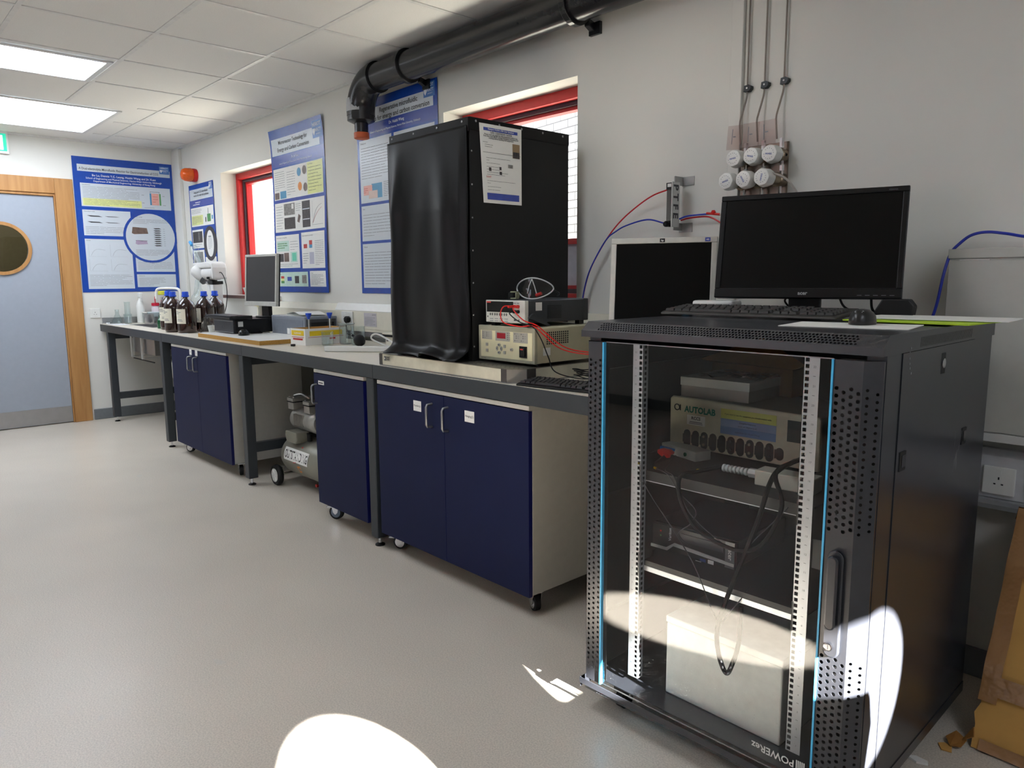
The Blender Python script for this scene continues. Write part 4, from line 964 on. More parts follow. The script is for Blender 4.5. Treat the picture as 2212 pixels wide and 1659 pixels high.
beaker('flask', 'conical glass flask near the wall socket', (.14, -.66, Z0), .04, .13, cat='flask', marks=False, prof=[(.001, .001), (.05, .001), (.052, .01), (.018, .09), (.018, .13), (.021, .132), (.016, .13), (.016, .09), (.049, .01), (.001, .004)])
beaker('beaker', 'glass beaker between the measuring cylinder and the sink', (.20, -.585, Z0), .035, .09)
tag(MB().box(0, .22, 0, .12, 0, .0015, mat('tissue', (236, 238, 244), .8)).build('tissue_sheet', loc=(.16, -.755, Z0), rotz=.1), 'flat white tissue lying on the bench in front of the sink glassware', 'tissue')
tag(MB().lathe([(.035, 0), (.036, .006), (.034, .012), (.001, .012)], chrome, n=24).build('metal_dish', loc=(.08, -.73, Z0)), 'small shiny metal dish at the bench corner', 'dish')
gb = thing('green_bottle', 'small green glass bottle left of the brown bottles', 'bottle', (1.17, -.60, Z0)); MB().lathe([(.024, 0), (.026, .004), (.026, .07), (.010, .09), (.010, .11)], green_g, n=20).build('body', gb, smooth=True); MB().lathe([(.012, .108), (.012, .125)], glass_lab, n=14).build('stopper', gb)

# ================================================================== BLACK ENCLOSURE ON THE BREADBOARD
bb = thing('optical_breadboard', 'thick cream-sided optical breadboard with dark corners under the black enclosure', 'breadboard', (4.795, -.772, Z0))
bw, bd, bh, cc = .93, .62, .056, .055
oct_ = [(0, 0), (bw-cc, 0), (bw, cc), (bw, bd-cc), (bw-cc, bd), (0, bd)]
MB().prism(oct_, .004, bh-.003, mat('breadboard_side', (206, 202, 182), .45), 'z').build('core', bb)
e_ = .0012
MB().prism([(-e_, -e_), (bw-cc+e_, -e_), (bw+e_, cc-e_), (bw+e_, bd), (-e_, bd)], bh-.0029, bh, mat('breadboard_top', (112, 108, 98), .3, .4), 'z').prism([(-e_, -e_), (bw-cc+e_, -e_), (bw+e_, cc-e_), (bw+e_, bd), (-e_, bd)], 0, .0039, brushed, 'z').build('skin', bb)
dk = mat('breadboard_corner', (66, 62, 60), .5); c_ = MB().box(-.002, .022, -.002, 0, .004, bh-.003, dk).box(-.002, 0, 0, .03, .004, bh-.003, dk); c_.build('corner', bb); c_ = MB()
c_.prism([(bw-cc-.03, -.002), (bw-cc+.001, -.002), (bw-cc+.001, 0), (bw-cc-.03, 0)], .004, bh-.003, dk, 'z').prism([(bw, cc-.002), (bw+.002, cc-.001), (bw+.002, cc+.045), (bw, cc+.045)], .004, bh-.003, dk, 'z')
c_.prism([(bw-cc, -.0016), (bw+.0016, cc), (bw, cc), (bw-cc, 0)], .004, bh-.003, mat('breadboard_chamfer', (132, 128, 122), .4), 'z'); c_.build('corner', bb)
MB().box(.035, .085, -.0008, -.0001, .022, .046, mat('bb_label', (170, 166, 150), .4)).box(.038, .055, -.0014, -.0009, .025, .043, ink).box(.041, .046, -.0018, -.0015, .03, .038, paper).box(.06, .08, -.0014, -.0009, .036, .040, ink).box(.06, .08, -.0014, -.0009, .028, .032, ink).build('maker_plate', bb)
h = MB()
for i in range(12):
    for j in range(2): h.lathe([(.0035, bh+.0001), (.0035, bh+.0003)], black_pl, (bw-.02-.025*i-.3*0, .03+.025*j, 0), n=8)
h.build('threaded_hole', bb, kind='stuff')

ZB = Z0+bh
en = thing('enclosure', 'tall black light-tight box with a hanging vinyl curtain on the breadboard', 'enclosure', (4.835, -.70, ZB+.0008))
ew, ed, eh = .55, .57, .966
b = MB(); t = .006
b.box(ew-t, ew, 0, ed, 0, eh, board_blk).box(0, t, 0, ed, 0, eh, board_blk).box(t, ew-t, ed-t, ed, 0, eh, board_blk)
b.build('board_panel', en)
MB().box(-.002, ew+.002, -.002, ed+.002, eh, eh+.004, board_blk).build('roof_panel', en, bev=.001)
f = MB(); q = .024
for x in (t, ew-t-q):
    for y in (.002, ed-t-q): f.box(x, x+q, y, y+q, 0, eh-.001, black_pl)
f.box(t+q, ew-t-q, .002, q, eh-q, eh-.001, black_pl); f.build('frame', en)
# edge binding with studs
b = MB(); b.box(-.003, ew+.003, -.011, -.0045, eh-.052, eh+.002, fabric_blk).box(ew+.0004, ew+.0032, -.004, ed, eh-.045, eh+.002, fabric_blk)
b.build('edge_strip', en, bev=.001)
st = MB()
for i in range(4): st.lathe([(.005, -.0118), (.003, -.0135), (.0005, -.014)], brushed, (.02+i*.165, 0, eh-.012), 'y', 10, cap=False)
for i in range(5): st.lathe([(.005, ew+.0033), (.003, ew+.005), (.0005, ew+.0055)], brushed, (0, .03+i*.125, eh-.010), 'x', 10, cap=False)
for i in range(7): st.lathe([(.004, ew+.0005), (.0025, ew+.002), (.0005, ew+.0025)], brushed, (0, .008, .06+i*.13), 'x', 8, cap=False)
st.build('stud', en, kind='stuff')
# curtain: folds, bulging free edge, drape out over the breadboard at the bottom
cu = MB(); nx, nz = 56, 84; vv = []; th = .0022
def crt(u, v):
    x = -.012+u*(ew+.010); z = (1-v)*(eh-.03)
    y = -.0145
    A = min(1, v*3)
    y -= A*(.012*math.sin(u*9+v*2.2)*math.exp(-((u-.25)/.22)**2)+.010*math.sin(u*7-v*5+1.2)*v+.006*math.sin(u*17+v*3)*v)+A*.014
    y -= .020*math.exp(-((u-.78-.25*(v-.5))/.10)**2)*A*(.3+v)
    y -= .016*math.exp(-((u-.16+.1*v)/.07)**2)*A
    if u < .12: y += .022*(1-u/.12)*A
    if u > .93: y += .016*((u-.93)/.07)*A
    x -= .012*math.sin(v*11)*(1-u)*v+.02*v*(1-u)*0; x += .008*u*v*math.sin(v*9)
    if v > .93:
        k = (v-.93)/.07; y -= .055*k*k+.012*k*math.sin(u*14); z = (1-.93)*(eh-.03)*(1-k)*.75+.006+.018*max(0, math.sin(u*8-3.2))*k*(u > .55)
    return x, min(y, -.0125), max(z, .004)
for j in range(nz+1):
    for i in range(nx+1): vv.append(crt(i/nx, j/nz))
cu.add(vv, [(j*(nx+1)+i, (j+1)*(nx+1)+i, (j+1)*(nx+1)+i+1, j*(nx+1)+i+1) for j in range(nz) for i in range(nx)], fabric_blk)
o = cu.build('curtain', en, smooth='all'); md = o.modifiers.new('thick', 'SOLIDIFY'); md.thickness = th; md.offset = 1
# right side sheet hem, slightly wavy at the back edge
# safety notice on the side
nt = thing('notice', 'white laminated safe operation guide taped to the side of the black enclosure', 'notice', (4.835+ew+.0035, -.655, 1.600), R(90))
P = Poster(.232, .310, paper)
P.p(.09, .045, .90, .085, p_blue2, 1); P.t('Newport 92250A-1000 Solar Simulator', .5, .073, .011, paper, 3, maxw=.62, bold=.01)
P.t('Safe Operation Guide', .5, .115, .0155, ink, 3, maxw=.52, bold=.01)
P.t('Please read and obey the risk assessment before use.', .5, .140, .0088, ink, 3, maxw=.80, bold=.02); P.t('First time users MUST contact Emergency Assistance for', .5, .162, .0088, ink, 3, maxw=.84, bold=.02); P.t('training before handling this equipment.', .5, .184, .0088, ink, 3, maxw=.60, bold=.02)
P.p(.77, .205, .95, .39, mat('notice_photo', (150, 128, 98), .4), 2); P.p(.78, .31, .94, .385, p_dk, 3); P.p(.05, .355, .97, .359, ink, 2)
P.lines(.06, .225, .35, .235, 1, ink, th=.0012); P.lines(.1, .255, .62, .265, 1, ink, th=.0012); P.lines(.1, .28, .55, .29, 1, ink, th=.0012)
for i, (v, e) in enumerate(((.42, .85), (.45, .3), (.485, .5), (.53, .85), (.565, .5), (.60, .9), (.63, .7), (.71, .9), (.74, .3), (.785, .7), (.825, .6))): P.lines(.12, v, e, v+.008, 1, ink, th=.0011, seed=i)
P.p(.65, .48, .77, .525, p_gray, 3); P.p(.17, .545, .23, .59, p_dk, 3); P.p(.43, .525, .48, .565, p_dk, 3); P.p(.43, .585, .49, .625, p_dk, 3)
P.t('DON\'T', .1, .675, .009, p_red, 3, 'L', bold=.02); P.p(.10, .87, .93, .955, p_blue2, 2); P.lines(.15, .895, .5, .905, 1, ink, 3, .001); P.lines(.55, .92, .8, .93, 1, ink, 3, .001)
P.warp(lambda p: (p.x+(.02*(1-p.z/.31))*(1-p.x/.232), p.y-.0004, p.z)); P.build('sheet', nt)

# ------------------------------------------------------------------ instruments to the right of it
ps = thing('power_supply', 'cream lamp power supply with a red display on the breadboard', 'power supply', (5.398, -.665, ZB))
pw, ph, pd = .325, .137, .40; z0 = .012
MB().box(.0, pw, .004, pd, z0, z0+ph, beige_m).build('case', ps, bev=.004)
MB().box(-.002, pw+.002, -.012, .0035, z0-.001, z0+ph+.002, mat('psu_bezel', (160, 158, 138), .4)).build('bezel', ps, bev=.003)
f = MB(); f.box(.014, pw-.010, -.0135, -.0121, z0+.012, z0+ph-.018, beige_l); f.build('front_panel', ps)
g_ = mat('psu_grey', (166, 164, 154), .45); f = MB(); Y = -.0142
for (a, b_, c, d) in ((.022, .085, .083, .118), (.105, .190, .080, .118), (.210, .292, .078, .118)): f.rect(a, z0+c, b_, z0+d, g_, Y)
for cx, cz in ((.03, .11), (.03, .103), (.03, .096), (.03, .089), (.052, .11), (.052, .103), (.052, .096), (.177, .112), (.177, .104), (.177, .096), (.177, .088), (.22, .112), (.228, .104), (.228, .096), (.22, .086), (.256, .112), (.266, .104), (.266, .096), (.256, .086)):
    f.disc(cx, z0+cz, .0022, .0022, ink, Y-.0004, 10); f.rect(cx+.005, z0+cz-.0008, cx+.016, z0+cz+.0008, ink_l, Y-.0004)
f.build('legend', ps)
MB().box(.115, .165, -.0152, -.0145, z0+.090, z0+.112, lcd_red).build('display', ps)
f = MB()
for cx, cz in ((.054, .062), (.054, .038), (.160, .060), (.160, .035)): f.box(cx-.006, cx+.006, -.0165, -.0136, z0+cz-.006, z0+cz+.006, g_)
for cx, cz, rx, rz in ((.127, .064, .008, .006), (.127, .033, .008, .006), (.115, .049, .0055, .009), (.140, .049, .0055, .009), (.200, .049, .008, .006)):
    f.prism([(cx+rx*x, z0+cz+rz*z) for x, z in circ((0, 0), 1, 16)], -.0165, -.0136, g_); f.disc(cx, z0+cz, rx*.4, rz*.4, ink, -.0168, 8)
f.build('button', ps, kind='stuff')
k = MB().box(.246, .288, -.0165, -.0136, z0+.022, z0+.066, black_pl).prism([(.253, z0+.028), (.281, z0+.028), (.281, z0+.06), (.253, z0+.06)], -.021, -.0166, black_gl); k.box(.256, .272, -.0216, -.0211, z0+.052, z0+.057, p_red); k.build('rocker_switch', ps, bev=.0008)
MB().text('LOT-Oriel', .016, z0+.004, .006, ink, -.0125, 'L', .04, .01).text('LSN Solar supply', .31, z0+.002, .005, ink, -.0125, 'R', .06).build('lettering', ps)
v_ = MB()
for i in range(11):
    for j in range(6): v_.box(pw+.0001, pw+.0008, .055+i*.0115, .061+i*.0115, z0+.072+j*.0085, z0+.078+j*.0085, black_pl)
v_.build('vent', ps, kind='stuff')
MB().box(pw+.0002, pw+.0009, .035, .075, z0+.030, z0+.060, paper).build('label', ps); 
f = MB()
for x in (.03, pw-.03):
    for y in (.04, pd-.04): f.cyl((x, y, 0), .01, z0, black_pl, n=12)
f.build('foot', ps, kind='stuff')

km = thing('source_meter', 'grey bench source meter with black display, red leads plugged in its front', 'meter', (5.437, -.665, ZB+z0+ph+.0006))
kw, kh, kd, kz = .225, .086, .36, .016
MB().box(.0, kw, .016, kd, kz, kz+kh, dgrey).box(-.001, kw+.003, kd-.03, kd, kz-.001, kz+kh+.003, dgrey).build('case', km, bev=.003)
front_g = mat('meter_front', (204, 204, 196), .4)
MB().box(-.002, kw+.002, -.004, .0155, kz-.001, kz+kh+.001, front_g).build('front_panel', km, bev=.002)
MB().rect(.004, kz+.040, .162, kz+.082, black_gl, -.0046).rect(.004, kz+.076, .030, kz+.082, p_red, -.0050).build('display', km)
f = MB()
for i in range(8): f.disc(.026+.0125*i+.003*(i//2), kz+.031, .0045, .0055, ink, -.0048, 12); f.disc(.026+.0125*i+.003*(i//2), kz+.032, .0028, .0035, mat('button_grey', (110, 110, 106), .4), -.0052, 12)
for i in range(4):
    for j in range(2): f.rect(.022+.029*i, kz+.012-j*.009, .044+.029*i, kz+.0145-j*.009, ink_l, -.0046)
f.disc(.010, kz+.021, .0035, .0035, ink, -.0046, 10); f.rect(.165, kz+.008, .178, kz+.014, ink, -.0046); f.disc(.193, kz+.010, .004, .005, ink, -.0046, 10)
f.rect(.163, kz+.075, .178, kz+.078, ink_l, -.0046); f.rect(.183, kz+.075, .196, kz+.078, ink_l, -.0046); f.build('button', km, kind='stuff')
tm = MB()
for x, z, m_ in ((.172, .064, red_pl), (.192, .064, red_pl), (.172, .044, black_pl), (.192, .044, black_pl)): tm.lathe([(.0065, -.004), (.0065, -.014), (.004, -.0145)], m_, (x, 0, kz+z), 'y', 16)
tm.build('terminal', km, kind='stuff')
MB().rect(.04, kz+.047, .075, kz+.079, paper, 0).build('label', km, loc=(kw+.0009, -.005+.02, 0), rotz=R(90))
f = MB()
for x in (.02, kw-.02):
    for y in (.03, kd-.03): f.box(x-.012, x+.012, y-.014, y+.014, 0, kz, black_pl)
f.prism([(.01, kz+.02), (.03, kz+.036), (.05, kz+.036), (.13, -.004+.006), (.13, .004), (.11, .003)], kw+.0012, kw+.012, dgrey, 'x'); f.build('foot', km)
v_ = MB()
for j in range(9): v_.box(kw+.0002, kw+.001, .12, .20, kz+.015+j*.006, kz+.0175+j*.006, black_pl)
v_.build('vent', km)
xl, yl, zl_ = 5.437, -.665, ZB+z0+ph+.0006
tag(MB().tube(spline([(xl+.172, yl-.015, zl_+kz+.064), (xl+.160, yl-.05, zl_+kz+.066), (xl+.150, yl-.06, zl_+kz+.04), (xl+.160, yl-.055, zl_+kz+.005), (xl+.22, yl-.03, zl_+.006), (xl+.280, yl-.01, zl_+.008), (xl+.305, yl+.02, zl_-.025), (xl+.335, yl+.06, zl_-.07), (xl+.38, yl+.10, zl_-.092), (xl+.47, yl+.14, zl_-.10)], 8), .0024, red_pl).lathe([(.005, -.04), (.005, -.016)], red_pl, (xl+.172, yl, zl_+kz+.064), 'y', 12).build('test_lead', smooth=True), 'red test lead looping out to the left of the source meter sockets', 'lead')
tag(MB().tube(spline([(xl+.192, yl-.015, zl_+kz+.064), (xl+.20, yl-.04, zl_+kz+.055), (xl+.245, yl-.03, zl_+kz+.015), (xl+.285, yl+.0, zl_+.012), (xl+.310, yl+.03, zl_-.02), (xl+.342, yl+.07, zl_-.062), (xl+.385, yl+.11, zl_-.085), (xl+.47, yl+.15, zl_-.092)], 8), .0024, red_pl).build('test_lead', smooth=True), 'red test lead dropping straight to the right from the source meter', 'lead')
tag(MB().tube(spline([(xl+.172, yl-.015, zl_+kz+.044), (xl+.19, yl-.05, zl_+kz+.038), (xl+.235, yl-.04, zl_+kz+.008), (xl+.280, yl-.015, zl_+.006), (xl+.300, yl+.01, zl_-.04), (xl+.32, yl+.03, zl_-.11), (xl+.335, yl+.05, zl_-.165), (xl+.40, yl+.10, zl_-.190), (xl+.47, yl+.13, zl_-.188)], 8), .0022, rubber).build('test_lead', smooth=True), 'black test lead hanging from the source meter to the keyboard', 'lead')
k = MB(); rn = random.Random(3)
for q in range(4):
    P_ = [(5.80+.05*math.cos(a)+rn.uniform(-.01, .01), -.47+.035*math.sin(a)+rn.uniform(-.01, .01), Z0+.012+.008*q+.004*math.sin(a*2)) for a in [i*.8 for i in range(9)]]
    k.tube(spline(P_, 5), .0022, rubber, 6)
tag(k.build('cable_coil', smooth=True), 'tangled coil of thin black cable behind the bench keyboard', 'cable')

# goggles, and a clear fitting, on the meter
gg = thing('safety_goggles', 'clear safety goggles lying on top of the source meter', 'goggles', (5.55, -.52, zl_+kz+kh+.005), R(22))
b = MB(); rim = []
for i in range(41):
    a = 2*math.pi*i/40; x = .082*math.cos(a); z = .040+.038*math.sin(a)*(1-.12*math.cos(a*2)); y = .03*(x/.08)**2
    rim.append((x, y-.0, z))
gr_ = mat('goggle_frame', (196, 198, 198), .12, spec=.8); MB().tube(rim, .0030, gr_, 8).tube([(0, .0, .078), (-.012, -.002, .05), (-.02, .0, .02)], .0022, gr_, 6).tube([(0, 0, .078), (.012, -.002, .05), (.02, 0, .02)], .0022, gr_, 6).build('rim', gg, smooth=True)
l_ = MB(); l_.add([(0, 0, .04)]+[(p[0], p[1]+.001, p[2]) for p in rim[:-1]], [(0, 1+i, 1+(i+1) % 40) for i in range(40)], clear_pl); l_.build('lens', gg, smooth='all')
MB().tube(spline([(-.08, .03, .035), (-.085, .08, .02), (-.06, .13, .008)]), .004, clear_pl, 8).tube(spline([(.08, .03, .035), (.085, .08, .02), (.06, .13, .008)]), .004, clear_pl, 8).build('temple', gg, smooth=True)
MB().tube([(.01, .02, .012), (.035, .015, .02)], .007, red_pl, 10).build('nose_pad', gg)
fc = thing('fitting', 'small clear plastic clamp beside the goggles on the source meter', 'clamp', (5.47, -.55, zl_+kz+kh+.002), .2)
MB().box(-.018, -.008, -.012, .012, 0, .03, clear_pl).box(-.007, .022, -.012, .012, 0, .006, mat('olive_clear', (150, 150, 120), .2)).box(-.007, .022, -.012, .012, .026, .032, mat('olive_clear', (150, 150, 120), .2)).box(.018, .024, -.012, .012, .006, .026, mat('olive_clear', (150, 150, 120), .2)).build('body', fc, bev=.002)

# keyboards with individual keys
def keyboard(name, label, loc, rotz, w=.445, d=.15, tilt=.0, m=black_pl, km_=None, rows=6):
    r = thing(name, label, 'keyboard', loc, rotz); km_ = km_ or mat('key_black', (34, 34, 36), .3)
    r.rotation_euler = (tilt, 0, rotz)
    MB().prism([(0, 0), (d, 0), (d, .018), (.012, .010), (0, .006)], 0, w, m, 'x').build('case', r, bev=.003)
    proto = {}
    def key(x, y, kw_, kd_=.0165):
        if kw_ not in proto:
            k = MB(); a, b_ = kw_/2-.0012, kd_/2-.0012; k.add([(-a, -b_, 0), (a, -b_, 0), (a, b_, 0), (-a, b_, 0), (-a+.002, -b_+.002, .007), (a-.002, -b_+.002, .007), (a-.002, b_-.002, .007), (-a+.002, b_-.002, .007)], [(4, 5, 6, 7), (0, 1, 5, 4), (1, 2, 6, 5), (2, 3, 7, 6), (3, 0, 4, 7)], km_)
            o = k.build('key', r); proto[kw_] = o
        else:
            o = proto[kw_].copy(); COL.objects.link(o); o.parent = r
        o.location = (x, y, .0105+.0075*y/d); o.rotation_euler.x = .05
    u = (w-.02)/22.6; y = .018; rowsp = (d-.03)/6.1
    lay = [[1.4, 1.2, 1.2, 6, 1.2, 1.2, 1.2, 1.4], [2.2]+[1]*10+[2.6], [1.8]+[1]*11+[2], [1.5]+[1]*12+[1.3], [1]*13+[1.8], [1.1]*13]
    for j, row in enumerate(lay):
        x = .010; tot = sum(row)
        for q in row: kk = round(q*14.8/tot*u, 4); key(x+kk/2, y, kk); x += kk
        x = .010+15.3*u
        for q in range(3):
            if j in (2,) or (j == 1 and q != 1): x += u; continue
            key(x+u/2, y, round(u, 4)); x += u
        x = .010+18.6*u
        for q in range(4):
            if j == 5: break
            key(x+u/2, y, round(u, 4)); x += u
        y += rowsp
    return r
keyboard('keyboard', 'black keyboard on the bench in front of the cream power supply', (5.735, -.785, Z0), R(8))

# ================================================================== MONITOR ON THE BENCH BEHIND THE RACK
m2, T2 = monitor('monitor', 'square silver-bezelled monitor on the bench behind the black rack', (6.135, -.45, 1.095), R(28), R(5.8), .375, .342, hp_silver, .020, .045, 1.095-Z0, base=(.22, .2))
k = MB(); k.m = T2; k.box(-.012, .006, -.0012, -.0003, .325, .338, black_pl).text('hp', -.003, .3285, .009, paper, -.0014, 'C', bold=.02).box(.145, .163, -.0012, -.0003, .325, .338, p_blue2).text('HD', .154, .329, .007, paper, -.0014, 'C', bold=.02); k.build('badge', m2)

# ================================================================== SERVER RACK
RX, RY, RW, RD = 6.322, -1.072, .806, .80
rk = thing('server_rack', 'large black server rack cabinet with a glass door and cyan edge strips', 'rack', (RX, RY, 0), R(.8))
zt, zb = 1.148, .10
# body: side panels, back, base, corner posts
b = MB()
b.box(0, .14, .032, .05, zb, zt-.018, rack_m)if False else None
b.box(0, .0015, .034, RD, zb, zt, rack_m).box(RW-.0015, RW, .034, RD, zb, zt, rack_m).box(.0015, RW-.0015, RD-.0015, RD, zb, zt, rack_m).box(.0015, RW-.0015, .034, RD-.0015, zb, zb+.002, rack_m)
b.box(.0015, .04, .034, .0355, zb+.002, zt-.02, rack_m).box(RW-.04, RW-.0015, .034, .0355, zb+.002, zt-.02, rack_m)
b.build('body', rk)
MB().box(.002, .0025, .036, RD-.003, zb+.003, zt-.02, rack_in).box(RW-.0025, RW-.002, .036, RD-.003, zb+.003, zt-.02, rack_in).box(.0026, RW-.0026, RD-.004, RD-.003, zb+.003, zt-.02, rack_in).build('inner_skin', rk)
# roof with bevelled, perforated front edge
r_ = MB(); zc = 1.130; bz = .024; by = .03
r_.box(-.002, RW+.002, 0, .002, zc, zt, rack_m)
# side lips
r_.prism([(0, zc), (0, zt), (by, zt+bz), (RD, zt+bz), (RD+.004, zt+bz-.012), (RD+.004, zc)], -.004, -.0015, rack_m, 'x')
r_.add([], [], rack_m)
r_.box(-.0015, RW+.0015, RD-.002, RD+.004, zc, zt+bz-.012, rack_m)
r_.box(-.0015, RW+.0015, by, RD, zt+bz-.002, zt+bz, rack_m)
cw = .0086; nx = int((RW-.10)/cw); x0 = .05; sl = math.hypot(by, bz); rows_ = 4; chh = (sl*.82)/rows_
pm = MB(); 
pm.rect(-.002, 0, x0, sl, rack_m).rect(x0+nx*cw, 0, RW+.002, sl, rack_m).rect(x0, 0, x0+nx*cw, sl*.09, rack_m).rect(x0, sl*.91, x0+nx*cw, sl, rack_m)
for j in range(rows_):
    for i in range(nx):
        off = cw/2*(j % 2)
        if i == nx-1 and off: pm.rect(x0+i*cw+off, sl*.09+j*chh, x0+nx*cw, sl*.09+(j+1)*chh, rack_m); continue
        if off and i == 0: pm.rect(x0, sl*.09+j*chh, x0+off, sl*.09+(j+1)*chh, rack_m)
        pm.holecell(x0+(i+.5)*cw+off, sl*.09+(j+.5)*chh, cw, chh, min(cw, chh)*.40, rack_m, th=.001)
tmpv = [Matrix.Rotation(-math.atan2(by, bz), 4, 'X') @ v+Vector((0, 0, zt)) for v in pm.v]
o = len(r_.v); k_ = r_.mi(rack_m); r_.v += tmpv; r_.f += [tuple(i+o for i in f_) for f_ in pm.f]; r_.fm += [k_]*len(pm.f)
r_.build('roof', rk)
# right-hand upper lip with slanted louvres, and the lift-off side panel
sp = MB(); X = RW+.0015
sp.prism([(.12, zb+.045), (RD-.16, zb+.045), (RD-.16, zt-.02), (.12, zt-.02)], X-.0012, X+.0006, rack_m, 'x')
sd_ = sp.build('side_panel', rk, bev=.0005)
k = MB(); k.lathe([(.012, X+.0006), (.012, X+.003), (.006, X+.0035)], chrome, (0, .39, 1.085), 'x', 16).box(X+.0006, X+.0012, .376, .404, 1.06, 1.11, black_pl); k.build('lock', sd_)
for (yy, zz) in ((.155, .885), (.60, .875)):
    MB().box(X+.0007, X+.0022, yy-.018, yy+.018, zz-.022, zz+.022, rack_in).box(X+.0023, X+.0032, yy-.008, yy+.014, zz-.014, zz+.014, black_gl).build('slide_latch', sd_)
lv = MB()
# louvred lip plate on the right side above the panel
X2 = RW+.0045
lv.prism([(0, zc), (0, zt), (by, zt+bz), (RD, zt+bz), (RD+.004, zt+bz-.012), (RD+.004, zc)], X2-.0029, X2, rack_m, 'x')
for i in range(40):
    y = .215+i*.0096
    lv.add([(X2+.0003, y, zt-.012), (X2+.0003, y+.0045, zt-.012), (X2+.0003, y+.0085, zt+.010), (X2+.0003, y+.004, zt+.010)], [(0, 1, 2, 3)], black_gl)
lv.build('louvre', rk)
sc_ = MB(); rn = random.Random(21); wm = mat('scratch', (150, 150, 150), .6)
for i in range(12): y, z = .545+rn.uniform(-.03, .03), .835+rn.uniform(-.045, .05); h_ = rn.uniform(.01, .035); sc_.add([(X+.0008, y, z), (X+.0008, y+.0012, z), (X+.0008, y+.008, z+h_), (X+.0008, y+.0068, z+h_)], [(0, 1, 2, 3)], wm)
for (y, z) in ((.155, 1.135), (.157, 1.128), (.158, 1.112), (.16, 1.10), (.163, 1.09), (.172, 1.078)): sc_.box(X2+.0002, X2+.0006, y, y+.003, z, z+.005, wm) if z > 1.13 else sc_.box(X+.0007, X+.0011, y, y+.003, z, z+.005, wm)
sc_.build('scuff_mark', rk, kind='stuff')
# base skirt
bs = MB(); bs.box(-.002, RW+.002, 0, .002, zb-.018, zb, rack_m).box(-.002, 0, .002, RD, zb-.03, zb, rack_m).box(RW, RW+.002, .002, RD, zb-.03, zb, rack_m).box(0, RW, RD-.002, RD, zb-.03, zb, rack_m)
pm = MB(); pm.rect(-.002, 0, x0, .03, rack_m).rect(x0+nx*cw, 0, RW+.002, .03, rack_m).rect(x0, 0, x0+nx*cw, .003, rack_m).rect(x0, .027, x0+nx*cw, .03, rack_m)
for j in range(3):
    for i in range(nx): pm.holecell(x0+(i+.5)*cw, .003+(j+.5)*.008, cw, .008, .003, rack_m, th=.001)
tmpv = [Matrix.Rotation(math.atan2(.02, .022), 4, 'X') @ Vector((v.x, v.y, v.z-.03))+Vector((0, 0.0, zb-.018)) for v in pm.v]
o = len(bs.v); k_ = bs.mi(rack_m); bs.v += tmpv; bs.f += [tuple(i+o for i in f_) for f_ in pm.f]; bs.fm += [k_]*len(pm.f)
bs.build('base_skirt', rk)
for cx in (.09, RW-.09):
    for cy in (.09, RD-.09):
        c = MB(); c.cyl((cx-.011, cy+.012, .032), .032, .022, rubber, 'x', 20); o = c.build('castor', rk, smooth=True)
        MB().box(cx-.018, cx+.018, cy-.018, cy+.03, .058, zb-.001, black_pl).build('fork', o)
# door: two perforated side strips round a pane of glass with cyan edges
dz0, dz1 = zb+.008, zc-.012; gl0, gl1 = .079, .706
dr = MB().box(gl0, gl1, .004, .009, dz0, dz1, glass_rack).build('door_glass', rk)
def strip(x0, x1, y0, y1, zones, holes_cols, pitch, r):
    """perforated strip from (x0,y0) to (x1,y1)"""
    L2 = math.hypot(x1-x0, y1-y0); a = math.atan2(y1-y0, x1-x0); m = MB(); cols = holes_cols; ww = L2/cols
    z = dz0
    for (za, zb_, on) in zones:
        if not on: m.rect(0, za, L2, zb_, rack_m); continue
        n = max(1, round((zb_-za)/pitch)); hh = (zb_-za)/n
        for c in range(cols):
            s0 = hh/2*(c % 2)
            if s0: m.rect(c*ww, za, (c+1)*ww, za+s0, rack_m); m.rect(c*ww, zb_-s0, (c+1)*ww, zb_, rack_m)
            for j in range(n-(1 if s0 else 0)): m.holecell((c+.5)*ww, za+s0+(j+.5)*hh, ww, hh, r, rack_m, th=.0012)
    m.v = [Vector((x0+v.x*math.cos(a)-v.y*math.sin(a), y0+v.x*math.sin(a)+v.y*math.cos(a), v.z)) for v in m.v]
    return m
# left strip
dl = MB()
zoL = [(dz0, .135, 0), (.135, 1.075, 1), (1.075, dz1, 0)]
for s_ in (strip(.001, .022, .026, .002, zoL, 2, .0155, .0036), strip(.022, .0738, .002, .002, [(dz0, .135, 0), (.135, 1.075, 1), (1.075, dz1, 0)], 3, .0155, .0042)):
    o = len(dl.v); k_ = dl.mi(rack_m); dl.v += s_.v; dl.f += [tuple(i+o for i in f_) for f_ in s_.f]; dl.fm += [k_]*len(s_.f)
dl.box(.001, .003, .026, .032, dz0, dz1, rack_m); dl.build('door_stile', rk)
dl = MB()
zoR = [(dz0, .125, 0), (.125, .455, 1), (.455, .735, 0), (.735, 1.065, 1), (1.065, dz1, 0)]
for s_ in (strip(.7107, .772, .002, .002, zoR, 4, .0165, .0046), strip(.772, RW-.001, .002, .026, zoR, 2, .0165, .0036)):
    o = len(dl.v); k_ = dl.mi(rack_m); dl.v += s_.v; dl.f += [tuple(i+o for i in f_) for f_ in s_.f]; dl.fm += [k_]*len(s_.f)
dl.box(RW-.003, RW-.001, .026, .032, dz0, dz1, rack_m); dst = dl.build('door_stile', rk)
MB().box(.003, .075, .030, .0315, dz0, dz1, rack_in).build('stile_backing', rk); MB().box(.712, RW-.003, .030, .0315, dz0, dz1, rack_in).build('stile_backing', rk)
MB().box(.0740, .0788, -.001, .010, dz0, dz1, cyan).build('edge_strip', rk); MB().box(.7062, .7105, -.001, .010, dz0, dz1, cyan).build('edge_strip', rk)
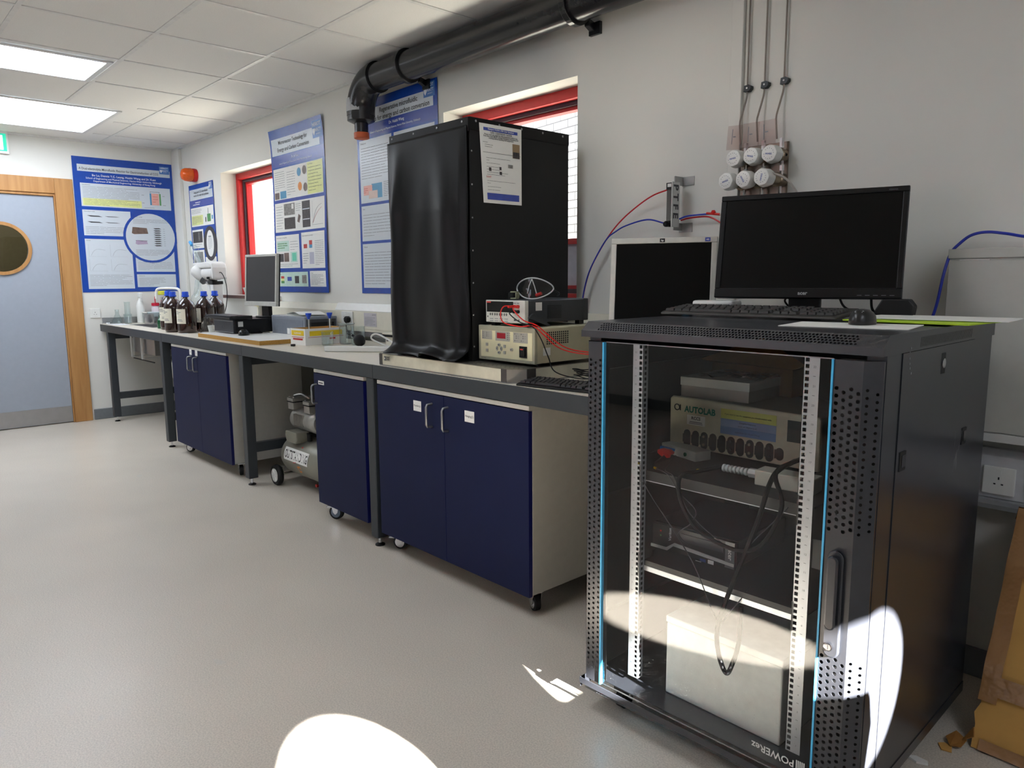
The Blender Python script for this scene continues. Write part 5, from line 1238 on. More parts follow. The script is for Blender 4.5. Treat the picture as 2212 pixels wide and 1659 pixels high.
MB().box(gl0, gl1, .009, .011, dz1-.001, dz1+.0015, brushed).build('glass_trim', rk); MB().box(gl0, gl1, .009, .011, dz0-.0015, dz0+.001, brushed).build('glass_trim', rk)
# swing handle
def pill(x0, x1, z0, z1, n=12):
    r = (x1-x0)/2; c = (x0+x1)/2
    return [(c+r*math.cos(R(180*i/n)), z1-r+r*math.sin(R(180*i/n))) for i in range(n+1)]+[(c+r*math.cos(R(180+180*i/n)), z0+r+r*math.sin(R(180+180*i/n))) for i in range(n+1)]
h1 = MB().prism(pill(.722, .758, .452, .700), -.008, .0018, rack_m).build('swing_handle', rk, bev=.003)
MB().prism(pill(.727, .751, .520, .690), -.020, -.0085, rack_m).build('grip', h1, bev=.004)
MB().lathe([(.0095, -.009), (.0095, -.013), (.007, -.0135)], chrome, (.737, 0, .478), 'y', 20).box(.7365, .7375, -.0142, -.0136, .473, .483, black_pl).build('lock_cylinder', h1)
# maker's name printed upside down along the lower right of the glass, read from outside
lg = MB(); lg.text('POWERez', 0, 0, .026, mat('etched_print', (196, 198, 196), .5), 0, 'L', .11, .015, rot=math.pi)
lg.v = [Vector((.668+v.x, .0032, .072+.100+v.z-.012)) for v in lg.v]
for i in range(5): lg.box(.672+.0045*i, .675+.0045*i, .003, .0035, .143+.002*i, .165, mat('etched_print', (196, 198, 196), .5))
lg.build('glass_lettering', rk)
# 19 inch rails
def rail(x0, x1, hx, inner, mirrored):
    m = MB(); z0, z1 = .128, 1.112; n = 66; hh = (z1-z0)/n; a, b_ = sorted((hx-.006, hx+.006)); 
    y = .075
    m.rect(x0, z0, a, z1, rail_m, y).rect(b_, z0, x1, z1, rail_m, y)
    for i in range(n): m.holecell(hx, z0+(i+.5)*hh, .012, hh, .0046, rail_m, y=y, n=4, rh=.0046, th=.0016)
    for i in range(22):
        zz = z0+(i+.5)*hh*3; q = (x0+a)/2 if mirrored else (b_+x1)/2
        m.text(str(i+1), q, zz-.003, .007, ink, y-.0004, 'C'); m.rect(q-.003, zz+hh*1.5-.0005, q+.003, zz+hh*1.5+.0005, ink, y-.0004)
    # inner return with holes
    k = MB()
    for i in range(n): k.holecell(.012, z0+(i+.5)*hh, .024, hh, .0045, rail_m, n=4, rh=.0042, th=.0014)
    k.v = [Vector((inner, y+v.x, v.z)) for v in k.v]
    o = len(m.v); q = m.mi(rail_m); m.v += k.v; m.f += [tuple(i+o for i in f_) for f_ in k.f]; m.fm += [q]*len(k.f)
    return m.build('mounting_rail', rk)
rail(.122, .155, .148, .156, True); rail(.612, .648, .619, .611, False)
# rear rails and dark interior fittings
rr_ = MB(); rr_.box(.12, .15, .70, .702, .128, 1.112, rack_in).box(.62, .65, .70, .702, .128, 1.112, rack_in)
for z in (.25, .62, 1.0): rr_.box(.004, .02, .08, .72, z, z+.03, rack_in).box(RW-.02, RW-.004, .08, .72, z, z+.03, rack_in)
rr_.build('inner_frame', rk)
cf = MB(); cf.box(.66, .76, .06, .063, .62, .69, rack_in); 
for i in range(40): cf.box(.6925, .6945, .078, .079, .16+i*.021, .172+i*.021, mat('slot_light', (170, 172, 174), .5))
cf.build('slotted_channel', rk)
for zs in (.753, .487):
    s_ = MB().box(.128, .642, .10, .60, zs-.004, zs, rack_in).box(.155, .608, .098, .100, zs-.03, zs, rack_in).box(.155, .608, .0972, .098, zs-.0305, zs-.0285 if zs > .6 else zs-.016, rail_m)
    s_.prism([(.075, zs-.045), (.11, zs-.045), (.14, zs-.02), (.14, zs+.02), (.10, zs+.035), (.075, zs+.03)], .150, .1555-.001, rack_in, 'x').prism([(.075, zs-.045), (.11, zs-.045), (.14, zs-.02), (.14, zs+.02), (.10, zs+.035), (.075, zs+.03)], .6085+.001, .615, rack_in, 'x')
    s_.build('shelf', rk)

# ------------------------------------------------------------------ inside the rack
SH1, SH2 = .7535, .4875
au = thing('potentiostat', 'grey electrochemistry instrument with green lettering on the upper rack shelf', 'instrument', (6.383, -.722, SH1))
aw = .475
MB().prism([(.0, .018), (aw, .018), (aw, .165), (.004, .172), (-.002, .16)], .012, .30, mat('autolab_case', (150, 146, 130), .4)).build('case', au, bev=.004)
af = mat('autolab_front', (206, 200, 176), .42)
MB().prism([(-.004, .028), (.004, .020), (aw, .018), (aw, .160), (aw-.004, .168), (.004, .176), (-.006, .168)], 0, .0115, af).build('front_panel', au, bev=.004)
f = MB(); Y = -.0008
for i in range(11):
    cx = .060+.0303*i; h2 = .0265 if i < 10 else .018
    f.prism([(x, z) for x, z in pill(cx-.012, cx+.012, .050-h2, .050+h2, 8)], -.0012, -.0002, black_pl); f.box(cx-.0155, cx-.011, -.0010, -.0003, .036, .062, black_pl)
for i in (2, 7):
    for z in (.038, .063): f.lathe([(.004, -.0014), (.004, -.006), (.002, -.0065)], brass, (.060+.0303*i, 0, z), 'y', 12)
for i in (5, 9):
    for z in (.038, .063): f.lathe([(.004, -.0014), (.004, -.004)], dgrey, (.060+.0303*i, 0, z), 'y', 12)
f.build('connector', au, kind='stuff')
f = MB(); f.lathe([(.0075, -.0003), (.0105, -.0006), (.0105, -.0012), (.0075, -.0014)], ink, (.021, 0, .142), 'y', 24, cap=False).box(.031, .0345, -.0012, -.0003, .133, .151, ink)
f.text('AUTOLAB', .049, .131, .0265, mat('logo_green', (44, 124, 104), .4), -.0010, 'L', .108, .035); f.build('lettering', au)
f = MB().box(.058, .122, -.0008, -.0002, .093, .123, paper).text('RCCS', .090, .110, .013, ink, -.0012, 'C', .034, .025); f.rect(.068, .101, .112, .1035, ink_l, -.0011); f.rect(.066, .0965, .114, .0985, ink_l, -.0011); f.build('label', au)
f = MB().box(.175, .350, -.0008, -.0002, .128, .157, mat('sticker_yellow', (214, 216, 122), .5)).box(.175, .350, -.0008, -.0002, .105, .1279, mat('sticker_blue1', (150, 168, 206), .5)).box(.175, .350, -.0008, -.0002, .082, .1049, mat('sticker_blue2', (112, 142, 192), .5))
f.text('If you want to use this equipment you should contact with:', .262, .140, .0062, ink, -.0012, 'C', .165, .01).text('Evangelos Kalamaras', .262, .119, .0062, ink, -.0012, 'C', .06).text('email: ek138@hw.ac.uk', .262, .109, .0062, ink, -.0012, 'C', .065).text('supervisor: Dr Huizhi Wang', .262, .090, .0068, ink, -.0012, 'C', .085); f.build('notice', au)
MB().box(.383, .455, -.0014, -.0002, .090, .150, mat('lcd_dark', (46, 50, 46), .3)).build('display', au)
MB().box(.03, .07, .03, .07, 0, .018, black_pl).box(.40, .44, .03, .07, 0, .018, black_pl).box(.03, .07, .22, .26, 0, .018, black_pl).box(.40, .44, .22, .26, 0, .018, black_pl).build('foot', au)
wbx = thing('carton', 'flat white lidded carton on top of the grey instrument in the rack', 'box', (6.395, -.690, SH1+.1735), R(2))
MB().box(0, .228, 0, .20, 0, .034, mat('carton_grey', (196, 190, 184), .7)).build('base', wbx); MB().box(-.002, .230, -.002, .202, .0342, .060, paper).build('lid', wbx)
pb = thing('plastic_sleeve', 'clear crinkled plastic sleeve on the white carton in the rack', 'sleeve', (6.40, -.68, SH1+.234))
b = MB(); n = 12; rn = random.Random(9); vv = [(.02+.21*i/n, .01+.17*j/n, .002+rn.uniform(0, .012)) for j in range(n+1) for i in range(n+1)]
b.add(vv, [(j*(n+1)+i, j*(n+1)+i+1, (j+1)*(n+1)+i+1, (j+1)*(n+1)+i) for j in range(n) for i in range(n)], clear_pl); b.build('film', pb, smooth='all')
cb = thing('cardboard_box', 'open brown cardboard box behind the white carton inside the rack', 'box', (6.36, -.46, SH1+.173), R(-6))
MB().box(0, .30, 0, .0035, 0, .085, card_d).box(0, .30, .14, .1435, 0, .085, card_d).box(0, .0035, .0036, .1399, 0, .085, card_d).box(.2965, .30, .0036, .1399, 0, .085, card_d).box(.0036, .2964, .0036, .1399, 0, .003, card_d).build('body', cb)
b = MB(); b.add([(0, 0, .086), (.30, 0, .086), (.33, .02, .10), (.17, .03, .175), (-.03, -.03, .095)], [(0, 1, 2, 3, 4)], card_d); o = b.build('flap', cb); q = o.modifiers.new('t', 'SOLIDIFY'); q.thickness = .003
jb = thing('junction_box', 'small white box with a green socket at the left of the upper rack shelf', 'box', (6.372, -.755, SH1), R(-16))
MB().box(0, .158, 0, .06, 0, .030, mat('abs_white', (206, 206, 200), .45)).build('case', jb, bev=.003); MB().lathe([(.006, -.0005), (.006, -.004), (.003, -.0045)], mat('jack_green', (30, 90, 60), .4), (.115, 0, .015), 'y', 14).build('socket', jb)
gl_ = thing('cable_gland_box', 'cream box with a spiral white cable gland on the upper rack shelf', 'box', (6.765, -.890, SH1), R(4))
MB().box(.0, .155, 0, .06, 0, .040, ivory).build('case', gl_, bev=.003); g_ = MB().lathe([(.013, -.028), (.013, -.006)], white_pl, (0, .03, .022), 'x', 6).lathe([(.009, -.006), (.009, -.0005)], white_pl, (0, .03, .022), 'x', 14)
for i in range(7): g_.lathe([(.008+.0005*i*.4, -.105+.0108*i), (.0105, -.1035+.0108*i), (.0105, -.0985+.0108*i), (.008, -.097+.0108*i)], white_pl, (0, .03, .022), 'x', 14)
g_.lathe([(.006, -.105), (.006, -.028)], white_pl, (0, .03, .022), 'x', 12); g_.build('gland', gl_, smooth=True)
# leads: red crocodile, grey wires with yellow sleeves, thick black cables
cl = thing('crocodile_clip', 'red crocodile clip lying on the edge of the upper rack shelf', 'clip', (6.395, -.80, SH1+.012), R(-14))
MB().prism([(0, -.004), (.02, -.012), (.026, -.004), (.045, -.012), (.05, 0), (.062, .002), (.065, .010), (.05, .016), (.02, .014), (.0, .006)], -.007, .007, red_pl).build('body', cl, bev=.002)
cl2 = thing('crocodile_clip', 'blue crocodile clip half hidden behind the red one in the rack', 'clip', (6.385, -.775, SH1+.014), R(-10))
MB().prism([(0, -.002), (.055, .002), (.055, .010), (.0, .010)], -.006, .006, mat('clip_blue', (40, 104, 196), .4)).build('body', cl2, bev=.002)
wire_g = mat('wire_grey', (60, 60, 64), .6, spec=.2); cable_black = mat('cable_black', (12, 12, 13), .7, spec=.15)
def wire(pts, r, m, label, name='wire', sleeves=()):
    o = thing(name, label, 'cable', (0, 0, 0)); P_ = spline(pts, 7)
    MB().tube(P_, r, m, 8).build('jacket', o, smooth=True)
    for k in sleeves:
        a = P_[k]; b_ = P_[k+1]; d = (b_-a).normalized()*.005; MB().tube([a-d, a+d], r*2.1, yellow_p, 8).build('sleeve', o)
wire([(6.385, -.80, SH1+.012), (6.40, -.90, SH1+.01), (6.455, -.972, .755), (6.50, -.99, .70), (6.60, -.995, .60), (6.66, -.99, .52), (6.73, -.99, .40), (6.765, -.99, .43), (6.80, -.95, .50)], .0016, wire_g, 'thin grey wire hanging leftmost from the rack shelf down past the black computer', sleeves=(12,))
wire([(6.42, -.80, SH1+.006), (6.47, -.93, SH1+.004), (6.55, -.972, .755), (6.60, -.985, .715), (6.655, -.99, .68), (6.64, -.99, .64), (6.60, -.985, .60), (6.64, -.985, .57)], .0016, wire_g, 'thin grey wire curling right then back from below the red clip', sleeves=(9,))
wire([(6.45, -.79, SH1+.006), (6.52, -.94, SH1+.004), (6.57, -.973, .755), (6.60, -.985, .72), (6.63, -.985, .67), (6.70, -.985, .625), (6.78, -.985, .60), (6.84, -.985, .66), (6.90, -.97, .74)], .0016, wire_g, 'thin grey wire sweeping right below the cream gland box', sleeves=(21,))
tag(MB().box(6.585, 6.597, -.885, -.877, SH1+.0005, SH1+.0065, yellow_p).build('cable_sleeve'), 'tiny yellow cable sleeve alone on the rack shelf', 'sleeve')
wire([(6.655, -.87, SH1+.024), (6.62, -.93, SH1+.015), (6.60, -.985, .76), (6.615, -1.0, .70), (6.66, -1.0, .64), (6.72, -1.0, .615), (6.80, -1.0, .61), (6.86, -1.0, .65), (6.90, -1.0, .75), (6.87, -.98, .82), (6.83, -.80, SH1+.06)], .0058, cable_black, 'thick black cable looping low in front of the rack computer')
wire([(6.83, -.74, SH1+.06), (6.86, -.93, SH1+.07), (6.865, -.995, .80), (6.84, -1.0, .70), (6.80, -1.0, .58), (6.765, -1.0, .48), (6.738, -1.0, .38), (6.745, -1.0, .31), (6.768, -1.0, .268), (6.785, -1.0, .30), (6.795, -.99, .36), (6.79, -.975, .45)], .0062, cable_black, 'thick black cable hanging in a narrow loop to the bottom of the rack')
pcc = thing('small_form_computer', 'small black desktop computer on the lower rack shelf with a silver stripe', 'computer', (6.432, -.862, SH2), R(3))
MB().box(0, .27, 0, .30, .003, .082, black_pl).build('case', pcc, bev=.003)
f = MB().box(.002, .268, -.014, -.0002, .005, .080, mat('pc_face', (30, 31, 33), .35)); f.prism([(-.002, .006), (.055, .006), (.075, .024), (.268, .012), (.268, .020), (.078, .034), (.05, .014), (-.002, .014)], -.018, -.0142, mat('silver_stripe', (214, 214, 212), .4)).box(.10, .235, -.0165, -.0142, .045, .068, dgrey).box(.24, .268, -.0155, -.0142, .005, .08, mat('pc_panel', (112, 114, 116), .4)); f.build('front_panel', pcc)
f = MB().text('acer', .250, .060, .018, paper, -.0160, 'L', .035, .02, rot=-math.pi/2).text('Veriton', .066, .036, .013, ink_w, -.0146, 'L', .045, .01, rot=math.pi/2)
f.disc(.03, .060, .003, .003, red_pl, -.0146, 10); f.disc(.03, .046, .003, .003, p_grn, -.0146, 10); f.build('lettering', pcc)
MB().box(.15, .168, -.0180, -.0170, -.0, .001, paper).box(.160, .178, -.0005-.0142, -.0143, .022, .0221, paper).build('trim', pcc)
f = MB().box(.170, .190, -.0160, -.0144, .0, .0, p_blue)if False else MB().box(.165, .183, -.0196, -.0186, -.0006+.004, .012, mat('windows_blue', (44, 70, 130), .4)).box(.190, .208, -.0196, -.0186, .003, .014, paper); f.build('sticker', pcc)
lt_ = thing('white_case', 'large plain white box standing on the floor of the rack', 'box', (6.548, -.955, .1025))
MB().box(0, .352, 0, .55, .0, .215, mat('box_white', (216, 218, 214), .5)).build('body', lt_, bev=.004); MB().box(-.002, .354, -.002, .552, .2155, .235, mat('box_white', (216, 218, 214), .5)).build('lid', lt_, bev=.003)

# ------------------------------------------------------------------ on top of the rack
ZR = zt+bz+.0006
keyboard('keyboard', 'black keyboard on top of the server rack in front of the wide monitor', (6.285, -.655, ZR+.004), R(1.5), w=.56, d=.165, tilt=R(3.0), m=mat('keyboard_grey', (62, 60, 56), .45), km_=mat('key_grey', (52, 51, 48), .45))
m3, T3 = monitor('monitor', 'wide black monitor on top of the server rack', (6.630, -.396, 1.228), R(16.8), R(10.6), .551, .336, mat('acer_bezel', (14, 14, 15), .4, spec=.3), .017, .030, 1.228-ZR, base=(.24, .20), neck=(.095, .03))
k = MB(); k.m = T3; k.text('acer', 0, .010, .016, mat('acer_silver', (170, 170, 170), .4), -.0006, 'C', .036, .03).text('V226HQL', .245, .324, .006, ink_l, -.0006, 'R', .04)
for i in range(5): k.rect(.155+.022*i, .008, .168+.022*i, .0095, ink_l, -.0005)
k.rect(-.26, .0295, .26, .0305, mat('acer_line', (44, 44, 46), .4), -.0004); k.build('lettering', m3)
ms2 = thing('computer_mouse', 'small black cordless mouse on the papers at the front of the rack top', 'mouse', (6.955, -.735, ZR+.0026), R(8))
mouse_mesh(mat('mouse_black', (26, 26, 27), .3), .10, .062, .038).build('body', ms2, smooth='all')
k = MB(); k.m = Matrix.Translation((0, -.036, .028)) @ Matrix.Rotation(R(-52), 4, 'X'); k.text('acer', 0, 0, .012, ink_w, -.003, 'C', .028, .02); k.build('lettering', ms2)
hub = thing('usb_hub', 'small white box with a light-blue blob beside it between the two monitors', 'hub', (6.245, -.42, ZR), R(12))
MB().box(0, .15, 0, .08, .002, .042, white_pl).build('case', hub, bev=.008); MB().text('Dr. Jin Xuan', .10, .012, .014, ink, -.0006, 'C', .075, .02).build('lettering', hub)
MB().tube(spline([(.15, .03, .02), (.18, .02, .022), (.21, .0, .008), (.25, .03, .004)]), .004, black_pl).build('cord', hub, smooth=True)
tag(MB().lathe([(.001, -.012), (.012, -.006), (.013, .004), (.007, .012), (.001, .013)], mat('blue_tack', (76, 170, 222), .35), n=18, cap=False).build('putty_ball', smooth='all', loc=(6.232, -.435, ZR+.0135)), 'light-blue blob stuck at the left end of the small white box', 'putty')
tag(MB().box(0, .29, 0, .20, 0, .0016, paper).build('paper_sheet', loc=(6.82, -.905, ZR), rotz=R(10)), 'white papers under the cordless mouse at the front corner of the rack top', 'paper')
tag(MB().box(0, .31, 0, .22, 0, .003, lime).build('folder', loc=(6.86, -.63, ZR+.0035), rotz=R(-6)), 'lime green folder under the white paper on the rack top', 'folder')
bp = MB()
bp.prism([(0, 0), (.36, .06), (.33, .27), (-.01, .23)], 0, .0015, paper, 'z'); tag(bp.build('paper_sheet', loc=(6.86, -.59, ZR+.0085), rotz=R(-4)), 'white sheet overhanging the right edge of the rack top above the lime folder', 'paper')
ba = thing('webcam_dock', 'small black dock behind the mouse on the rack top', 'dock', (6.90, -.38, ZR), R(10))
MB().prism([(-.045, 0), (.045, 0), (.05, .035), (.035, .055), (-.035, .055), (-.055, .02)], 0, .05, black_pl).build('body', ba, bev=.004)
wire([(6.56, -.34, 1.235), (6.54, -.33, 1.215), (6.55, -.30, 1.19), (6.58, -.285, ZR+.006)], .003, black_pl, 'black cable looping down left of the wide monitor stand')
wire([(6.71, -.33, 1.25), (6.73, -.32, 1.20), (6.78, -.30, ZR+.006)], .0035, black_pl, 'black cable dropping right of the wide monitor stand')
wire([(6.80, -.30, 1.25), (6.80, -.29, 1.20), (6.81, -.28, ZR+.006)], .004, black_pl, 'second black cable between the wide monitor and the black dock')

# ================================================================== GAS TAPS, FLOWMETER AND TUBING ON THE WALL
gp = thing('gas_valve_panel', 'steel wall plate carrying six white knurled gas valve knobs', 'valve panel', (0, 0, 0))
MB().box(6.118, 6.362, -.006, -.0185+.0182, 1.54, 1.782, mat('valve_plate', (132, 120, 108), .35, .7)).build('plate', gp, bev=.002)
def knob(x, z, yf, rot):
    k = MB(); n = 36; vv = []; ff = []
    prof = [(.018, 0, 0), (.030, -.004, .4), (.034, -.022, 1), (.033, -.040, 1), (.029, -.052, .5), (.024, -.054, 0)]
    for r_, h, w in prof:
        for i in range(n):
            a = 2*math.pi*i/n+rot; q = r_*(1-.09*w*(.5-.5*math.cos(7*a))); vv.append((q*math.cos(a), h, q*math.sin(a)))
    for j in range(len(prof)-1):
        for i in range(n): ff.append((j*n+i, j*n+(i+1) % n, (j+1)*n+(i+1) % n, (j+1)*n+i))
    ff.append(tuple(range((len(prof)-1)*n, len(prof)*n)))
    k.add(vv, ff, white_pl); k.v = [Vector((x+v.x, yf+.054+v.y, z+v.z)) for v in k.v]
    o = k.build('knob', gp, smooth=True)
    t = MB(); t.text('swagelok', 0, -.004, .0115, mat('print_blue', (110, 120, 170), .5), 0, 'C', .026, .03)
    for i in range(14):
        if i in (6, 13): continue
        a = 2*math.pi*i/14+.2; t.rect(.0185*math.cos(a)-.0012, .0185*math.sin(a)-.0012, .0185*math.cos(a)+.0012, .0185*math.sin(a)+.0012, ink_l, 0)
    c_, s_ = math.cos(rot), math.sin(rot); t.v = [Vector((x+v.x*c_-v.z*s_, yf-.0006, z+v.x*s_+v.z*c_)) for v in t.v]; t.build('lettering', o)
    MB().lathe([(.026, -.006), (.026, -.04), (.02, -.045), (.02, yf+.050)], brass, (x, 0, z), 'y', 20).lathe([(.005, -.028), (.005, -.024)], black_pl, (x+.026, 0, z), 'y', 8).build('valve_body', gp, smooth=True)
for i, x in enumerate((6.195, 6.266, 6.338)):
    knob(x, 1.731, -.105, (.1, -.25, -.15)[i]); knob(x, 1.645-.0, -.152, (.25, -1.05, 1.35)[i])
    MB().tube([(x+.016, -.035, 1.71), (x+.016, -.035, 1.66)], .006, chrome).lathe([(.009, 1.675), (.009, 1.695)], chrome, (x+.016, -.035, 0), n=6).build('connector', gp); MB().tube([(x+.012, -.035, 1.62), (x+.012, -.035, 1.56)], .006, chrome).build('connector', gp); MB().lathe([(.009, 1.755), (.009, 1.79)], chrome, (x+.012, -.035, 0), n=6).build('connector', gp)
pipe_st = mat('steel_tube', (150, 142, 136), .3, .8)
names = ('leftmost', 'middle', 'rightmost')
for i, (x, x2) in enumerate(((6.19, 6.207), (6.26, 6.278), (6.336, 6.350))):
    gt = thing('gas_pipe', names[i]+' of the three thin steel gas pipes running up the wall', 'pipe', (0, 0, 0), group=None)
    MB().tube([(x, -.012, 2.555), (x, -.012, 1.97), (x-.002, -.013, 1.955), (x-.012, -.034, 1.875), (x-.012, -.036, 1.862), (x-.006, -.036, 1.79)], .0035, pipe_st, 8).build('tube', gt, smooth=True)
    MB().prism([(-.014, -.012), (.008, -.012), (.016, -.004), (.016, .006), (.006, .012), (-.012, .010)], -.021, -.0005, mat('clip_black', (24, 30, 30), .4)).lathe([(.0035, -.0212), (.0035, -.0225)], white_pl, (0, 0, 0), 'y', 10).build('clip', gt, bev=.001, loc=(x+.003, 0, 1.994))
tgm = glassmat('tag_film', (.93, .88, .87), 1.35, rough=.2)
for i, (x, ang) in enumerate(((6.160, -8), (6.230, -3), (6.296, 3))):
    o = thing('pipe_tag', names[i]+' of the three pinkish plastic tags hung on the gas pipes', 'tag', (x, -.045, 1.772)); o.rotation_euler = (0, R(-ang*.6), R(ang))
    MB().box(-.034, .034, -.0006, .0006, 0, .088, tgm).build('film', o); MB().box(-.012, -.0095, -.0012, -.0007, .02, .075, ink_l).box(-.006, .006, -.0012, -.0007, .045, .049, ink_l).build('print', o)
wire([(6.36, -.12, 1.66), (6.40, -.10, 1.64), (6.43, -.08, 1.60), (6.445, -.07, 1.55), (6.45, -.06, 1.45)], .004, mat('milky_tube', (186, 180, 172), .3), 'milky tube curving down right of the gas knobs behind the wide monitor', name='tube')

fm = thing('flowmeter', 'black and clear flowmeter with a PTFE label bracketed to the wall', 'flowmeter', (0, 0, 0))
fb = mat('aluminium_bracket', (176, 176, 174), .4, .5)
MB().box(5.905, 5.962, -.004, -.0004, 1.665, 1.70, fb).box(5.905, 5.909, -.06, -.0045, 1.665, 1.70, fb).build('bracket', fm); MB().box(5.895, 5.958, -.004, -.0004, 1.478, 1.515, fb).box(5.905, 5.909, -.06, -.0045, 1.485, 1.515, fb).build('bracket', fm)
MB().box(5.890, 5.930, -.092, -.060, 1.645, 1.672, black_pl).box(5.890, 5.930, -.092, -.060, 1.498, 1.522, black_pl).build('end_block', fm, bev=.001)
MB().box(5.892, 5.928, -.090, -.061, 1.5225, 1.6445, glassmat('smoked_acrylic', (.45, .45, .45), 1.5)).build('sight_tube', fm)
MB().lathe([(.0045, 1.524), (.0045, 1.643)], greyish, (5.91, -.076, 0), n=10).lathe([(.006, 1.56), (.006, 1.566)], black_pl, (5.91, -.076, 0), n=10).build('float', fm)
MB().box(5.9305, 5.934, -.112, -.060, 1.495, 1.672, mat('white_strip', (206, 208, 206), .4)).build('side_plate', fm)
k = MB(); k.m = Matrix.Translation((5.9345, -.086, 1.585)) @ Matrix.Rotation(R(90), 4, 'Z'); k.text('P T F E', -.016, .078, .046, ink, 0, 'L', .15, .04, rot=-math.pi/2)
k.build('lettering', fm)
MB().box(5.897, 5.915, -.0935, -.0925, 1.655, 1.668, paper).build('label', fm)
MB().lathe([(.009, -.094), (.012, -.10), (.012, -.112), (.008, -.118)], black_pl, (5.905, 0, 1.508), 'y', 16).lathe([(.008, 5.872), (.011, 5.876), (.011, 5.889)], black_pl, (0, -.076, 1.51), 'x', 14).build('needle_valve', fm, smooth=True)
yb_ = -.045
wire([(5.392, -.04, 1.10), (5.398, -.04, 1.20), (5.43, yb_, 1.30), (5.475, yb_, 1.38), (5.545, yb_, 1.47), (5.62, yb_, 1.54), (5.71, yb_, 1.597), (5.80, -.06, 1.632), (5.885, -.075, 1.647)], .0032, red_tube, 'red plastic tube arching up the wall to the top of the flowmeter', name='tube')
wire([(5.399, -.05, 1.10), (5.405, -.05, 1.20), (5.438, yb_-.01, 1.30), (5.483, yb_-.01, 1.38), (5.548, yb_-.01, 1.463), (5.60, yb_-.01, 1.495), (5.66, yb_-.01, 1.518), (5.77, yb_-.01, 1.536), (5.868, -.07, 1.515)], .0032, blue_tube, 'blue plastic tube arching over the wall to the bottom of the flowmeter', name='tube')
wire([(5.935, -.05, 1.523), (5.97, -.045, 1.530), (6.04, -.04, 1.532), (6.075, -.04, 1.524), (6.11, -.04, 1.505), (6.16, -.04, 1.47)], .0032, red_tube, 'short red tube right of the flowmeter running behind the wide monitor', name='tube')
wire([(5.935, -.06, 1.528), (5.97, -.055, 1.538), (6.04, -.05, 1.540), (6.07, -.05, 1.540)], .0035, blue_tube, 'short blue tube from the flowmeter to the red fitting', name='tube')
rf = thing('tube_fitting', 'small red barbed fitting on the tube right of the flowmeter', 'fitting', (6.075, -.05, 1.541)); MB().tube([(-.02, 0, .002), (.0, 0, 0), (.04, .0, -.006)], .005, red_pl, 8).lathe([(.008, -.004), (.010, .004), (.006, .012)], red_pl, (.01, 0, 0), n=12).tube([(.04, 0, -.006), (.065, .0, -.004)], .0045, chrome, 8).build('body', rf, smooth=True)

# ================================================================== RIGHT OF THE RACK
wc = thing('wall_cabinet', 'light grey steel wall cabinet cut off by the right edge of the view', 'cabinet', (6.945, 0, .80))
gm = mat('cabinet_grey', (190, 190, 184), .45, noise=.02)
MB().box(.0, .90, -.098, -.0005, 0, .545, gm).box(-.002, .902, -.104, -.0985, .545, .573, gm).box(0, .90, -.0984, -.0005, .5455, .573, gm).build('body', wc, bev=.001)
MB().box(.002, .898, -.104, -.0985, .028, .538, gm).build('door', wc, bev=.001); MB().box(.03, .11, -.1045, -.0985, .5385, .541, white_pl).build('trim', wc)
MB().box(.0, .90, -.108, -.0985, 0, .025, mat('trim_white', (208, 208, 206), .4)).build('lower_rail', wc, bev=.001)
wire([(6.905, -.12, 1.13), (6.925, -.12, 1.20), (6.938, -.115, 1.30), (6.945, -.09, 1.36), (6.960, -.06, 1.392), (6.99, -.06, 1.415), (7.03, -.06, 1.422), (7.08, -.06, 1.415), (7.16, -.05, 1.40), (7.4, -.05, 1.38)], .0045, blue_tube, 'blue air hose arching over the light grey wall cabinet', name='hose')
dt2 = thing('dado_trunking', 'white plastic trunking with sockets below the light grey wall cabinet', 'trunking', (0, 0, 0))
MB().prism([(-.0005, .615), (-.050, .615), (-.050, .745), (-.03, .765), (-.0005, .765)], 6.6, 9.5, mat('trunk_white', (204, 204, 208), .4), 'x').build('body', dt2, bev=.002); MB().prism([(-.0005, .585), (-.07, .585), (-.075, .60), (-.075, .614), (-.0005, .614)], 6.6, 9.5, greyish, 'x').build('lower_ledge', dt2)
socket('wall_socket', 'white single mains socket in the trunking between the rack and the double socket', 7.115, .672, .086, .086, gangs=1, y=-.0505)
socket('wall_socket', 'white double mains socket furthest right in the trunking', 7.26, .672, .146, .086, gangs=2, y=-.0505)
cbx = thing('cardboard_box', 'tall battered cardboard box bound with packing tape, leaning at the right edge', 'box', (7.190, -.430, 0.004), R(-2))
LZ = math.hypot(.62, .27); tl = math.atan2(.27, .62)
T = Matrix.Rotation(-tl, 4, 'X')
b = MB(); nx, nz = 10, 22; rn = random.Random(12)
def side(fn, m, na, nb):
    vv = [fn(i/na, j/nb) for j in range(nb+1) for i in range(na+1)]
    b.add(vv, [(j*(na+1)+i, j*(na+1)+i+1, (j+1)*(na+1)+i+1, (j+1)*(na+1)+i) for j in range(nb) for i in range(na)], m)
cwid, cdep = .50, .13
dn = lambda u, v: .004*math.sin(u*9+v*14)+.003*math.sin(v*31+u*4)
ex = lambda v: .004*math.sin(v*37)+.003*math.sin(v*71+1)
side(lambda u, v: (u*cwid+(1-u)*ex(v), dn(u, v)*math.sin(math.pi*min(1, u*1.2)), v*LZ), card, nx, nz)
side(lambda u, v: (ex(v), (1-u)*cdep, v*LZ), card_d, 4, nz)
side(lambda u, v: (cwid, u*cdep, v*LZ), card_d, 4, nz); side(lambda u, v: ((1-u)*cwid, cdep, v*LZ), card, 4, nz)
side(lambda u, v: (u*cwid, v*cdep, LZ), card, 4, 3); side(lambda u, v: (u*cwid, (1-v)*cdep, 0), card_d, 4, 3)
b.v = [T @ v for v in b.v]; b.build('body', cbx, smooth=False)
